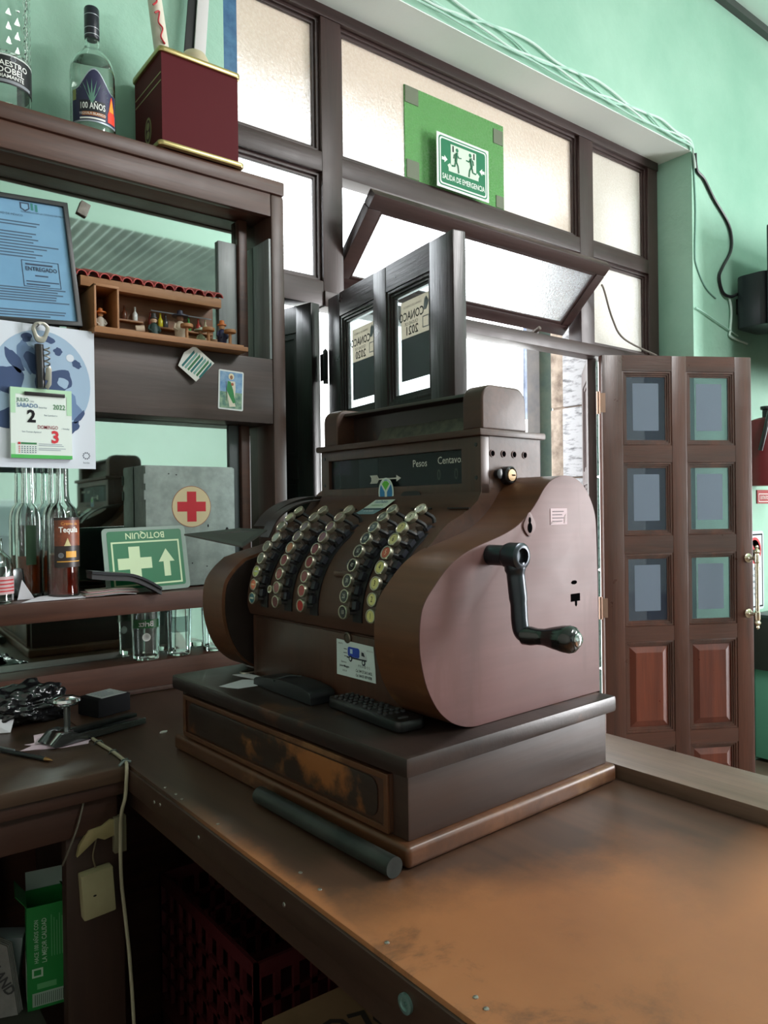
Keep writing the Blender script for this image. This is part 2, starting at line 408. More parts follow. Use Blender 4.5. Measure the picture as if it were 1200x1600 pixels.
MB().prism([(0, 0), (0.42, 0.0), (0.5, 0.5), (0.36, 0.62), (0.44, 1.05), (0.3, 1.5), (0.02, 1.62)], (8.12, -0.045, 3.0), X, Z, (0, 0.045, 0)).build('peeling_patch', speck('peeling_grey', (62, 68, 82), (96, 102, 114), 5, rough=0.8), fc)

# ---- window_1: fixed transom lights in a heavy timber frame, with the pivoting hopper
YF = 2.20; FD = 0.07
w1 = sempty('window_1')
def fbox(n, x0, x1, z0, z1, m, y0=YF, y1=YF+FD, bv=0.004): return MB().box(x0, x1, y0, y1, z0, z1).build(n, m, w1, bv)
fbox('jamb', 1.0, 1.065, 2.10, 3.15, M_framev)
fbox('jamb', 3.43, 3.515, 2.10, 3.15, M_framev)
fbox('head_rail', 1.0, 3.515, 3.105, 3.15, M_frame, YF-0.006)
fbox('middle_rail', 1.065, 3.43, 2.565, 2.635, M_frame, YF-0.002)
fbox('door_head', 1.455, 3.43, 2.095, 2.15, M_frame, YF-0.012)
fbox('lower_rail', 1.065, 1.455, 2.10, 2.185, M_frame, YF-0.004)
fbox('mullion', 1.455, 1.54, 2.15, 3.105, M_framev, YF-0.004)
fbox('mullion', 2.875, 2.975, 2.15, 3.105, M_framev, YF-0.004)
G_up = frosted('dusty_obscured_glass', (214, 200, 186), 0.68, 0.28, 100, 0.5, 0.10)
G_lo = frosted('clean_obscured_glass', (226, 230, 232), 0.2, 0.22, 120, .5, .3)
G_rt = frosted('grey_obscured_glass', (210, 204, 194), 0.76, 0.3, 120, 0.5, 0.10)
G_hop = frosted('hopper_obscured_glass', (226, 234, 238), 0.25, 0.25, 110, 0.7, 0.2)
G_green = frosted('green_taped_glass', (112, 168, 106), 0.90, 0.3, 100, 0.5, 0.10)
def light(x0, x1, z0, z1, g):
    MB().box(x0-0.01, x1+0.01, YF+0.035, YF+0.041, z0-0.01, z1+0.01).build('glass_pane', g, w1)
    MB().ring((x0-0.004, x1+0.004, z0-0.004, z1+0.004), (x0+0.012, x1-0.012, z0+0.012, z1-0.012), (0, YF+0.012, 0), X, Z, (0, 0.02, 0)).ring((x0-0.004, x1+0.004, z0-0.004, z1+0.004), (x0+0.022, x1-0.022, z0+0.022, z1-0.022), (0, YF+0.022, 0), X, Z, (0, 0.012, 0)).build('glazing_bead', M_frame, w1, 0.002)
light(1.065, 1.455, 2.635, 3.105, G_up)
light(1.54, 2.875, 2.635, 3.105, G_up)
light(2.975, 3.43, 2.635, 3.105, G_rt)
light(1.065, 1.455, 2.185, 2.565, G_lo)
light(2.975, 3.43, 2.15, 2.565, G_rt)
# blue paint strip along the first pane, green film behind the exit sign with its taped corners
MB().box(1.088, 1.15, YF+0.028, YF+0.034, 2.657, 3.083).build('blue_paint_strip', speck('blue_paint', (44, 88, 128), (66, 112, 150), 30, rough=0.4), w1)
MB().box(1.856, 2.402, YF+0.029, YF+0.0345, 2.657, 3.016).build('green_film', G_green, w1)
mt_ = flat('grubby_tape', (104, 112, 92), 0.6)
for x0, z0, dx, dz in ((1.858, 2.95, 0.066, 0.064), (1.862, 2.662, 0.062, 0.07), (2.34, 2.93, 0.056, 0.06), (2.352, 2.662, 0.046, 0.05)):
    MB().box(x0, x0+dx, YF+0.026, YF+0.029, z0, z0+dz).build('tape_piece', mt_, w1)
# hopper, pivoted at mid height, top leaning into the room
hz = thing('hopper_window', 'tilted obscured-glass hopper window pivoting open above the doorway', 'window', (2.2, 2.165, 2.335))
th = math.radians(47)
ha = X; hb = Vector((0, -math.sin(th), math.cos(th))); hn = ha.cross(hb)  # faces the room
hw, hh = 0.655, 0.187
def hpart(n, p0, p1, q0, q1, d0, d1, m, bv=0.004):
    return MB().prism(rect(p0, p1, q0, q1), hn*d0, ha, hb, hn*(d1-d0)).build(n, m, hz, bv)
hpart('rail', -hw, hw, hh-0.052, hh, -0.02, 0.02, M_frame)
hpart('rail', -hw, hw, -hh, -hh+0.052, -0.02, 0.02, M_frame)
hpart('stile', -hw, -hw+0.055, -hh+0.052, hh-0.052, -0.02, 0.02, M_frame)
hpart('stile', hw-0.055, hw, -hh+0.052, hh-0.052, -0.02, 0.02, M_frame)
hpart('glass_pane', -hw+0.045, hw-0.045, -hh+0.042, hh-0.042, -0.003, 0.003, G_hop, 0)
MB().ring((-hw+0.055, hw-0.055, -hh+0.052, hh-0.052), (-hw+0.066, hw-0.066, -hh+0.063, hh-0.063), hn*0.003, ha, hb, hn*0.012).build('glazing_bead', M_frame, hz, 0.002)
for x in (-0.18, 0.36):
    MB().lathe([(0.009, 0), (0.009, 0.05)], (x, 0.01, -0.165), (0, 1, -0.4), 10).build('stay_bracket', flat('dull_metal', (120, 110, 104), 0.5, 0.7), hz)
cord = smoothpath([(2.90, 2.10, 2.395), (2.96, 2.13, 2.385), (3.05, 2.15, 2.27), (3.14, 2.15, 2.19), (3.33, 2.10, 2.125)], 6)
tag(MB().tube(cord, 0.0045, 6).build('stay_cord', flat('cord_grey', (120, 112, 104), 0.8)), 'thin grey cord from the hopper window down to the right door top', 'cord')

# ---- doors
def leaf(name, loc, rz, W, mv, mh, mp, cols, rows, H=2.095, T=0.04, glassmat=None, lower=None, z0=0.012):
    d = sempty(name, loc, rz)
    xs = [0] + [c for p in cols for c in p] + [W]
    for i in range(0, len(xs), 2):
        MB().box(xs[i], xs[i+1], 0, T, z0, H).build('stile', mv, d, 0.004)
    zs = [z0] + [c for p in rows for c in p] + [H]
    for i in range(0, len(zs), 2):
        for (a, b) in cols: MB().box(a, b, 0.001, T-0.001, zs[i], zs[i+1]).build('rail', mh, d)
    for ri, (c, e) in enumerate(rows):
        for ci, (a, b) in enumerate(cols):
            isg = e > (lower or 0)
            mm = MB()
            for k, (w_, y_) in enumerate(((0.010, 0.004), (0.018, 0.009), (0.026, 0.014))):
                mm.ring((a, b, c, e), (a+w_, b-w_, c+w_, e-w_), (0, y_, 0), X, Z, (0, T-2*y_, 0))
            mm.build('moulding', mv, d, 0.0015)
            if isg:
                g, gc = glassmat
                MB().box(a+0.012, b-0.012, 0.017, 0.021, c+0.012, e-0.012).build('glass_pane', g[ci] if isinstance(g, (list, tuple)) else g, d)
                if gc:
                    MB().prism(rrect(a+0.058, b-0.058, c+0.07, e-0.055, 0.004), (0, 0.0168, 0), X, Z, (0, 0.0006, 0)).build('etched_centre', gc, d)
            else:
                x0, x1, q0, q1 = a+0.02, b-0.02, c+0.02, e-0.02; i = 0.035
                P = MB(); vs = [(x0, .02, q0), (x1, .02, q0), (x1, .02, q1), (x0, .02, q1), (x0+i, .008, q0+i), (x1-i, .008, q0+i), (x1-i, .008, q1-i), (x0+i, .008, q1-i)]
                P.add(vs, [(4, 5, 6, 7), (0, 1, 5, 4), (1, 2, 6, 5), (2, 3, 7, 6), (3, 0, 4, 7)])
                P.add([(x, 0.03, z) for x, _, z in vs[:4]], [(0, 3, 2, 1)])
                P.add([vs[0], vs[1], vs[2], vs[3]] + [(x, 0.03, z) for x, _, z in vs[:4]], [(0, 4, 5, 1), (1, 5, 6, 2), (2, 6, 7, 3), (3, 7, 4, 0)])
                P.build('raised_panel', mp, d)
    return d
def tinted(name, rgb, t, rough=0.05):
    m, N, L, b = newmat(name)
    b.inputs['Base Color'].default_value = lin(rgb); b.inputs['Roughness'].default_value = rough
    tr_ = N.new('ShaderNodeBsdfTransparent'); tr_.inputs[0].default_value = (0.85, 0.92, 0.92, 1)
    mx = N.new('ShaderNodeMixShader'); mx.inputs[0].default_value = t
    L.new(tr_.outputs[0], mx.inputs[1]); L.new(b.outputs[0], mx.inputs[2]); L.new(mx.outputs[0], N['Material Output'].inputs[0])
    return m
G_door = [tinted('dark_door_glass', (40, 46, 60), 0.9), tinted('clear_door_glass', (74, 92, 98), 0.5)]
G_etch = tinted('etched_glass', (112, 124, 140), 0.8, 0.3)
rows_r = [(0.012+0.09, 0.26), (0.325, 0.755), (0.825, 1.167), (1.25, 1.594), (1.674, 2.022)]
ang = math.atan2(-0.493, 0.87)
d2 = leaf('door_2', (2.962, 2.150, 0), ang, 0.753, M_doorv, M_doorh, M_panel, [(0.10, 0.345), (0.42, 0.667)], rows_r, glassmat=(G_door, G_etch), lower=0.8)
# brass pull handle on the leading stile
hp = MB().lathe([(0.0, -0.20), (0.006, -0.197), (0.009, -0.19), (0.006, -0.182), (0.013, -0.176), (0.016, -0.168), (0.010, -0.158), (0.013, -0.15), (0.013, -0.118), (0.0095, -0.114), (0.0095, 0.114), (0.013, 0.118), (0.013, 0.15), (0.010, 0.158), (0.016, 0.168), (0.013, 0.176), (0.006, 0.182), (0.009, 0.19), (0.006, 0.197), (0, 0.20)], (0.735, -0.055, 1.0), Z, 16).build('pull_handle', M_brass, d2, smooth=True)
for z in (0.87, 1.135):
    MB().lathe([(0.022, 0), (0.022, 0.004), (0.012, 0.01), (0.008, 0.02), (0.008, 0.055)], (0.725, 0.0, z), (0.15, -1, 0), 14).build('handle_rose', M_brass, d2, smooth=True)
M_hinge = flat('hinge_metal', (150, 120, 104), 0.35, 0.8)
for z in (1.872, 0.918):
    MB().lathe([(0.009, -0.052), (0.009, 0.052)], (-0.018, 0.004, z), Z, 10).build('hinge_barrel', M_hinge, d2, smooth=True)
    MB().box(-0.018, 0.014, -0.003, 0.0, z-0.045, z+0.045).build('hinge_plate', M_hinge, d2)
G_ld = tinted('door_poster_glass', (200, 204, 210), 0.12)
ang2 = math.atan2(-0.716, -0.098)
rows_l = [(0.10, 0.26), (0.325, 0.755), (0.825, 1.167), (1.25, 1.594), (1.69, 2.02)]
d1 = leaf('door_1', (1.412, 2.110, 0), ang2, 0.722, M_ldoorv, M_ldoorh, M_ldoorv, [(0.085, 0.310), (0.385, 0.613)], rows_l, glassmat=(G_ld, None), lower=0.8)
MB().lathe([(0.009, -0.055), (0.009, 0.055), (0.005, 0.06), (0.0, 0.066)], (-0.014, -0.004, 1.868), Z, 10).build('hinge_barrel', M_black, d1, smooth=True)
MB().box(-0.04, 0.012, -0.012, -0.008, 1.825, 1.915).build('hinge_plate', M_black, d1)
# posters stuck on the street side of the glass, read from behind
M_poster, _n, _l, _b = newmat('poster_paper'); _b.inputs['Base Color'].default_value = lin((196, 188, 180)); _b.inputs['Roughness'].default_value = 0.7
_t = _n.new('ShaderNodeBsdfTranslucent'); _t.inputs[0].default_value = lin((226, 214, 202)); _m = _n.new('ShaderNodeMixShader'); _m.inputs[0].default_value = 0.8
_l.new(_b.outputs[0], _m.inputs[1]); _l.new(_t.outputs[0], _m.inputs[2]); _l.new(_m.outputs[0], _n['Material Output'].inputs[0]); M_posterd = flat('poster_navy', (34, 36, 46), 0.6)
for (a, b), year, zt in (((0.085, 0.310), '2020', 1.965), ((0.385, 0.613), '2021', 1.978)):
    x0, x1 = a+0.048, b-0.014
    MB().box(x0, x1, 0.0215, 0.0225, zt-0.105, zt).build('poster_heading', M_poster, d1)
    MB().box(x0, x1, 0.0215, 0.0225, zt-0.225, zt-0.105).build('poster_lower_half', M_posterd, d1)
    Mx = frameM(((x0+x1)/2, 0.0213, zt-0.045), X, Z)
    text('CONACO', 0.034, M_blk, Mx @ Matrix.Translation((-0.028, 0, 0)), d1, mirror=True, bold=0.02, sx=0.85)
    text('CIUDAD DE', 0.013, M_blk, Mx @ Matrix.Translation((-0.028, -0.021, 0)), d1, mirror=True)
    text(year, 0.034, M_blk, Mx @ Matrix.Translation((-0.026, -0.042, 0)), d1, mirror=True, bold=0.02)
    text('CAMARA DE COMERCIO', 0.0085, M_blk, Mx @ Matrix.Translation((-0.022, 0.027, 0)), d1, mirror=True)
    MB().ring((0.030, 0.062, -0.048, -0.016), (0.033, 0.059, -0.045, -0.019), Mx @ Vector((0, 0, 0.0002)), X, Z, (0, -0.0003, 0)).build('emblem', M_grey, d1)
    MB().prism([(0.034, 0.0), (0.05, 0.0), (0.062, 0.02), (0.05, 0.036), (0.04, 0.03)], Mx @ Vector((0, 0, 0.0002)), X, Z, (0, -0.0003, 0)).build('emblem', M_grey, d1)
# narrow folded leaves on the far side of both hinges
def fold(name, p0, p1, mv, H=2.09):
    a = Vector((p1[0]-p0[0], p1[1]-p0[1])); Wd = a.length
    d = sempty(name, (p0[0], p0[1], 0), math.atan2(a.y, a.x))
    for x0, x1 in ((0, 0.075), (Wd-0.07, Wd)): MB().box(x0, x1, 0, 0.04, 0.012, H).build('stile', mv, d, 0.004)
    zz = [0.012, 0.14, 0.80, 0.88, 1.50, 1.57, 2.0, H]
    for i in range(0, 8, 2): MB().box(0.075, Wd-0.07, 0.001, 0.039, zz[i], zz[i+1]).build('rail', mv, d)
    for i in range(1, 7, 2):
        MB().box(0.075, Wd-0.07, 0.012, 0.028, zz[i], zz[i+1]).build('panel', mv, d)
        MB().ring((0.075, Wd-0.07, zz[i], zz[i+1]), (0.095, Wd-0.09, zz[i]+0.02, zz[i+1]-0.02), (0, 0.004, 0), X, Z, (0, 0.03, 0)).build('moulding', mv, d, 0.002)
    return d
fold('door_3', (1.412, 2.160), (1.30, 2.72), M_ldoorv)
fold('door_4', (2.985, 2.200), (3.30, 2.475), M_framev)

# ================================================================== BACK BAR
BX0 = -0.35
bb = thing('back_bar', 'dark wooden back bar with mirrored recesses against the green wall', 'back bar', (0.4, 1.9, 0.95))
_bbinv = Matrix.Translation((-0.4, -1.9, -0.95))
def bpart(n, x0, x1, y0, y1, z0, z1, m, bv=0.003): return MB().box(x0, x1, y0, y1, z0, z1).build(n, m, bb, bv, M=_bbinv)
bpart('top_board', BX0, 1.077, 1.815, 2.018, 2.258, 2.296, M_bar, 0.006)
bpart('fascia', BX0, 1.036, 1.822, 1.842, 2.196, 2.258, M_bar)
bpart('soffit', BX0, 1.036, 1.842, 2.005, 2.198, 2.212, M_bar)
bpart('middle_shelf', BX0, 1.036, 1.822, 2.0, 1.628, 1.805, M_barg)
bpart('lower_shelf', BX0, 1.036, 1.756, 2.0, 1.153, 1.198, M_bar)
bpart('skirting_board', BX0, 1.036, 1.822, 2.0, 0.951, 1.024, M_bar)
M_pale = wood('pale_board_reflection', (134, 142, 144), (164, 172, 172), 'z', 12, 0.35, 0.1)
bpart('side_strip', 1.029, 1.036, 1.824, 1.914, 1.806, 2.135, M_pale, 0.001)
bpart('side_strip', 0.918, 0.972, 1.904, 1.914, 1.806, 2.13, M_pale, 0.001)  # pale reflection in the mirror, built as a solid strip
for z0, z1 in ((1.806, 2.196), (1.199, 1.627), (1.025, 1.152)): bpart('mirror_bead', 0.974, 1.000, 1.892, 1.914, z0, z1, M_bar, 0.003)
bpart('side_strip', 0.945, 0.973, 1.906, 1.914, 1.199, 1.627, flat('grey_margin', (84, 92, 94), 0.4), 0.001)
bpart('white_edge_strip', 1.000, 1.0025, 1.894, 1.914, 1.199, 1.60, M_white, 0)
bpart('base_cabinet', BX0, 1.044, 1.825, 2.018, 0.0, 0.857, M_bar)
bpart('skirting_bead', BX0, 1.03, 1.812, 1.822, 0.951, 0.962, M_barv)
bpart('post', 1.036, 1.077, 1.820, 2.018, 0.973, 2.258, M_barv, 0.008)
for z0, z1 in ((1.806, 2.196), (1.199, 1.627), (1.025, 1.154)):
    bpart('mirror', BX0, 1.036, 1.915, 1.921, z0, z1, M_mirror, 0)
for z0, z1 in ((1.806, 2.197), (1.199, 1.627), (1.025, 1.154)):
    bpart('backing_board', BX0, 1.036, 1.922, 2.018, z0, z1, M_bar, 0)

# ================================================================== COUNTERS
CT = 0.95
bc = thing('bar_counter', 'long wooden bar counter worn to orange, carrying the cash register', 'counter', (0.75, 0.7, 0))
I = lambda x, y, z: Matrix.Translation((-x, -y, -z))
_c = I(0.75, 0.7, 0)
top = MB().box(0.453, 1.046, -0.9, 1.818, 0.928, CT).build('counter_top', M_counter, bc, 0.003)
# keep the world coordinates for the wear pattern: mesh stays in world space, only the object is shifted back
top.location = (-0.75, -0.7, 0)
MB().box(0.449, 0.470, -0.9, 1.312, 0.907, 0.944).build('edge_band', M_apron, bc, 0.002, M=_c)
MB().box(0.47, 1.02, -0.9, 1.6, 0.86, 0.927).build('bearer', M_apron, bc, 0, M=_c)
MB().box(1.046, 1.178, -0.9, 2.016, 0.925, 0.9715).build('customer_ledge', wood('ledge_wood', (100, 78, 64), (134, 110, 94), 'y', 18, 0.38, 0.01, coat=0.3), bc, 0.003, M=_c)
for i in range(11):
    y0 = -0.9+i*0.265
    MB().box(1.06, 1.085, y0, y0+0.2645, 0.0, 0.925).build('front_board', M_apron, bc, 0.002, M=_c)
MB().box(1.03, 1.055, -0.9, 1.82, 0.0, 0.86).build('back_panel', M_apron, bc, 0, M=_c)
mn = flat('nail_steel', (170, 166, 158), 0.35, 0.9)
for x, y in ((0.46, 1.171), (0.462, 1.133), (0.461, 1.107), (0.463, 0.986), (0.478, 0.79), (0.474, 0.741), (0.468, 0.607), (0.477, 0.489), (0.473, 0.472)):
    MB().lathe([(0.0028, 0), (0.0026, 0.0009), (0.0012, 0.0014), (0, 0.0015)], (x, y, CT), Z, 8).build('nail', mn, bc, smooth=True, M=_c)
for y, z in ((1.19, 0.924), (1.165, 0.927), (1.02, 0.924), (0.78, 0.925)):
    MB().lathe([(0.003, 0), (0.0026, 0.001), (0, 0.0015)], (0.449, y, z), (-1, 0, 0), 8).build('nail', mn, bc, smooth=True, M=_c)
MB().lathe([(0.0095, 0), (0.0095, 0.003), (0.006, 0.0035), (0.005, 0.0015), (0.002, 0.0015), (0.002, 0.004), (0, 0.004)], (0.449, 0.553, 0.924), (-1, 0, 0), 18).build('washer', flat('washer_green', (120, 150, 146), 0.4, 0.6), bc, smooth=True, M=_c)

lc = thing('back_counter', 'low dark counter running left under the mirrored back bar', 'counter', (0.1, 1.55, 0))
_l = I(0.1, 1.55, 0)
MB().box(-0.9, 0.452, 1.312, 1.818, 0.925, CT).build('counter_top', M_lcounter, lc, 0.003, M=_l)
MB().box(-0.9, 0.449, 1.318, 1.338, 0.902, 0.925).build('edge_band', M_apronx, lc, 0.002, M=_l)
MB().box(-0.9, 0.436, 1.330, 1.350, 0.842, 0.902).build('apron_rail', M_apronx, lc, 0.003, M=_l)
MB().box(0.404, 0.436, 1.369, 1.78, 0.0, 0.842).build('end_panel', wood('end_panel_wood', (44, 26, 20), (62, 38, 28), 'z', 12, 0.5, 0.1), lc, 0.003, M=_l)
MB().box(-0.9, 0.335, 1.37, 1.80, 0.478, 0.50).build('under_shelf', flat('shelf_dark', (62, 60, 54), 0.6), lc, 0.002, M=_l)
MB().box(-0.9, 0.335, 1.79, 1.81, 0.0, 0.842).build('back_panel', M_apronx, lc, 0, M=_l)
MB().box(-0.9, -0.87, 1.34, 1.79, 0.0, 0.842).build('end_panel', M_apronx, lc, 0.003, M=_l)

# ================================================================== CASH REGISTER   (u depth, v width, w height)
RG = thing('cash_register', 'large antique wooden crank cash register with five columns of round keys on the bar', 'cash register', (0.581, 0.709, CT), math.radians(2.74))
RL = Matrix.Identity(4)
def rbox(n, u0, u1, v0, v1, w0, w1_, m, bv=0.003, par=None): return MB().box(u0, u1, v0, v1, w0, w1_).build(n, m, par or RG, bv)
# --- drawer base
pl_ = MB().box(0.0, 0.452, 0.0, 0.645, 0.0005, 0.028).build('plinth', M_regw, RG, 0.007, 3)
body = rbox('drawer_case', 0.012, 0.442, 0.012, 0.633, 0.028, 0.112, wood('drawer_case_walnut', (44, 29, 22), (70, 46, 35), 'x', 12, 0.44, 0.12), 0.003)
dr = rbox('drawer', 0.006, 0.03, 0.040, 0.612, 0.032, 0.107, M_regv, 0.002)
MB().prism(rrect(0.062, 0.592, 0.044, 0.096, 0.016), (0.0052, 0, 0), Y, Z, (-0.0015, 0, 0)).build('drawer_front', M_draw, dr, 0.0008)
MB().ring((0.040, 0.612, 0.032, 0.107), (0.048, 0.604, 0.040, 0.099), (0.006, 0, 0), Y, Z, (-0.004, 0, 0)).build('bead', M_regw, dr, 0.0012)
rbox('base_top', -0.002, 0.452, -0.002, 0.649, 0.112, 0.138, M_regd, 0.006)
# --- the two end drums: one S-shaped outline
prof = [(0.264, .1385), (.179, .1385), (.153, .139), (.128, .145), (.106, .156), (.084, .176), (.066, .207), (.056, .243), (.054, .275), (.058, .305), (.067, .322), (.082, .338), (.099, .354), (.117, .367), (.137, .377), (.162, .386), (.189, .393), (.222, .402), (.251, .413), (.278, .430), (.298, .448), (.316, .468), (.334, .481), (.357, .488), (.378, .489), (.400, .484), (.421, .471), (.438, .450), (.449, .425), (.452, .39), (.454, .314)]
prof_s = [(p.x, p.y) for p in smoothpath([(a, b, 0) for a, b in prof[1:]], 4)] + [(.456, .1385)]
UA, WA = (1, 0, 0), (0, 0, 1)
MB().prism(prof_s, (0, 0.034, 0), UA, WA, (0, 0.090, 0)).build('right_drum', M_regw, RG, smooth=True)
MB().prism(prof_s, (0, 0.032, 0), UA, WA, (0, 0.0025, 0)).build('side_plate', M_side, RG, 0.001)
# left drum has its lid open: rim band, dark side plates and a lifted lid
lp = [p for p in prof_s if not (p[0] > 0.10 and p[0] < 0.30 and p[1] > 0.36)]
cut = [(.082, .338), (.10, .352), (.135, .362), (.18, .372), (.235, .39), (.28, .425), (.30, .450)]
left_out = [p for p in prof_s if p[1] < 0.338 and p[0] < 0.2] + cut + [p for p in prof_s if p[0] >= 0.305 and p[1] > 0.3] + [(.456, .1385)]
MB().prism(left_out, (0, 0.556, 0), UA, WA, (0, 0.074, 0)).build('left_drum', M_regw, RG, smooth=True)
MB().prism([(p[0]*0.97+0.008, p[1]*0.97+0.006) for p in left_out[:-1]] + [(.45, .1385)], (0, 0.5535, 0), UA, WA, (0, 0.0025, 0)).build('inner_plate', flat('drum_inner_dark', (38, 29, 26), 0.4), RG)
def band(P, t, v0, v1, name, m):
    Q = []
    for i, p in enumerate(P):
        a = Vector(P[max(i-1, 0)]); b = Vector(P[min(i+1, len(P)-1)]); d = (b-a).normalized()
        Q.append((p[0]+d.y*t, p[1]-d.x*t))
    return MB().prism(P + Q[::-1], (0, v0, 0), UA, WA, (0, v1-v0, 0)).build(name, m, RG, smooth=True)
lidc = [(p.x, p.y) for p in smoothpath([(.165, .410, 0), (.19, .437, 0), (.225, .456, 0), (.27, .467, 0), (.32, .470, 0)], 5)]
band(lidc, 0.003, 0.585, 0.628, 'printer_lid', flat('lid_dark_metal', (74, 68, 66), 0.3, 0.4))
lidc2 = [(p.x, p.y) for p in smoothpath([(.150, .390, 0), (.17, .424, 0), (.205, .447, 0), (.25, .459, 0), (.30, .462, 0)], 5)]
band(lidc2, 0.003, 0.548, 0.578, 'printer_lid', flat('lid_dark_metal', (74, 68, 66), 0.3, 0.4))
MB().add([(0.035, .665, .395), (0.10, .56, .372), (.145, .545, .402), (.12, .60, .405), (0.035, .665, .398), (0.10, .56, .375), (.145, .545, .405), (.12, .60, .408)],
         [(0, 1, 2, 3), (7, 6, 5, 4), (0, 4, 5, 1), (1, 5, 6, 2), (2, 6, 7, 3), (3, 7, 4, 0)]).build('paper_cutter_plate', flat('cutter_plate_grey', (80, 80, 78), 0.35, 0.5), RG)
# --- keyboard body
KC = (0.242, 0.272)
arc = []
for i in range(13):
    a = math.radians(182 - i*(182-123)/12); r = 0.143
    arc.append((KC[0]+r*math.cos(a), KC[1]+r*math.sin(a)))
cen = [(.111, .1385), (.111, .248), (.104, .252)] + arc + [(.178, .405), (.196, .418), (.224, .430), (.246, .441), (.262, .452), (.270, .466), (.272, .478), (.29, .478), (.29, .5535), (.418, .5535), (.418, .1385)]
MB().prism(cen, (0, 0.118, 0), UA, WA, (0, 0.424, 0)).build('keyboard_body', M_reg, RG, smooth=True)
rbox('lower_front_board', 0.108, 0.113, 0.128, 0.528, 0.139, 0.246, M_regv, 0.001)
# --- indicator box
MB().ring((0.118, 0.542, 0.462, 0.5535), (0.160, 0.517, 0.480, 0.535), (0.270, 0, 0), Y, Z, (0.020, 0, 0)).build('indicator_frame', M_regv, RG, 0.0015)
rbox('indicator_back', 0.2865, 0.2895, 0.160, 0.517, 0.480, 0.535, flat('indicator_back_dark', (26, 30, 34), 0.6), 0)
for v0, v1, c in ((0.50, 0.515, (52, 58, 64)), (0.385, 0.44, (74, 82, 90)), (0.165, 0.29, (20, 22, 26))):
    rbox('indicator_drum', 0.2845, 0.2865, v0, v1, 0.481, 0.534, flat('drum_%d' % c[0], c, 0.4), 0)
rbox('indicator_glass', 0.2765, 0.2785, 0.158, 0.519, 0.478, 0.537, tinted('indicator_glass', (30, 38, 46), 0.35), 0)
for vv in (0.225, 0.185): text('0', 0.026, flat('flag_cream', (150, 150, 132), 0.6), frameM((0.2842, vv, 0.496), -Y, Z), RG, sx=0.7, bold=0.02)
Mg = lambda v, w, u=0.2763: frameM((u, v, w), -Y, Z)
mw = flat('gilt_lettering', (206, 206, 196), 0.5)
text('Pesos', 0.0175, mw, Mg(0.263, 0.5175), RG, sx=0.9)
text('Centavos', 0.0175, mw, Mg(0.19, 0.5195), RG, sx=0.9)
ar = [(-0.024, -.0012), (-.006, -.0012), (.028, -.0012), (.028, -.0058), (.040, 0), (.028, .0058), (.028, .0012), (-.024, .0012)]
sheet(ar, Mg(0.352, 0.495), 0.0004, mw, 'arrow', RG)
for k in range(5):
    x = -0.040+k*0.0042
    for s in (1, -1): sheet([(x, s*.001), (x+.0030, s*.001), (x-.0022, s*.0075), (x-.0052, s*.0075)][::s], Mg(0.352, 0.495), 0.0004, mw, 'arrow_feather', RG)
sheet(rect(-.042, -.018, -.0009, .0009), Mg(0.352, 0.495), 0.0003, mw, 'arrow_shaft', RG)
rbox('crown_lip', 0.262, 0.426, 0.111, 0.549, 0.5535, 0.5645, M_reg, 0.003)
# --- top housing: two rounded end caps, long body with a name plate
cap = [(p[0], p[1]) for p in [(0.276, .5645), (0.276, .612)] + [(.300-.024*math.cos(t*PI/12), .612+.024*math.sin(t*PI/12)) for t in range(1, 7)] + [(.360+.024*math.sin(t*PI/12), .612+.024*math.cos(t*PI/12)) for t in range(0, 6)] + [(.384, .612), (.386, .5645)]]
for v0, v1 in ((0.120, 0.162), (0.497, 0.540)):
    MB().prism(cap, (0, v0, 0), UA, WA, (0, v1-v0, 0)).build('end_cap', M_reg, RG, 0.004, 3)
cap2 = [(0.300 if p[0] < 0.31 and p[1] < 0.62 else max(p[0], 0.294), p[1]-0.006) for p in cap]
MB().prism([(0.318, .5645), (0.318, .62), (0.292, .622), (0.296, .6285), (0.362, .6285), (0.380, .612), (0.38, .5645)], (0, 0.162, 0), UA, WA, (0, 0.335, 0)).build('sign_tunnel', M_regd, RG, 0.002)
MB().prism([(0.296, .5645), (0.312, .592), (0.316, .592), (0.316, .5645)], (0, 0.162, 0), UA, WA, (0, 0.240, 0)).build('name_strip', speck('tarnished_strip', (74, 72, 66), (104, 98, 86), 60, rough=0.4, metal=0.5), RG)
# --- side details
Ms = lambda u, w, v=0.118: frameM((u, v, w), X, Z)
for u in (0.297, 0.324, 0.350, 0.377):
    sheet(ell(0, 0, 0.0042, 0.0058, 14), Ms(u, 0.5265), 0.0004, M_hole, 'vent_hole', RG)
    MB().lathe([(0.0058, 0), (0.0058, 0.0012), (0.0048, 0.0012), (0.0048, 0)], (u, 0.118, 0.5265), (0, -1, 0), 14).build('vent_rim', M_side, RG)
lk = MB().lathe([(0.0145, 0), (0.0145, 0.012), (0.012, 0.014), (0.011, 0.010), (0.0, 0.010)], (0.328, 0.118, 0.492), (0, -1, 0), 20).build('lock', M_black, RG, smooth=True)
MB().lathe([(0.0095, 0.0), (0.0095, 0.0045), (0, 0.005)], (0.328, 0.108, 0.492), (0, -1, 0), 18).build('lock_barrel', flat('lock_brass', (196, 164, 124), 0.5, 0.3), lk, smooth=True)
sheet(rect(-.001, .007, -.001, .001), Ms(0.328, 0.492, 0.1028), 0.0004, M_hole, 'keyway', lk)
MB().lathe([(0.0075, 0), (0.008, 0.008), (0, 0.010)], (0.307, 0.118, 0.494), (0, -1, 0), 14).build('lock_bolt', M_black, RG, smooth=True)
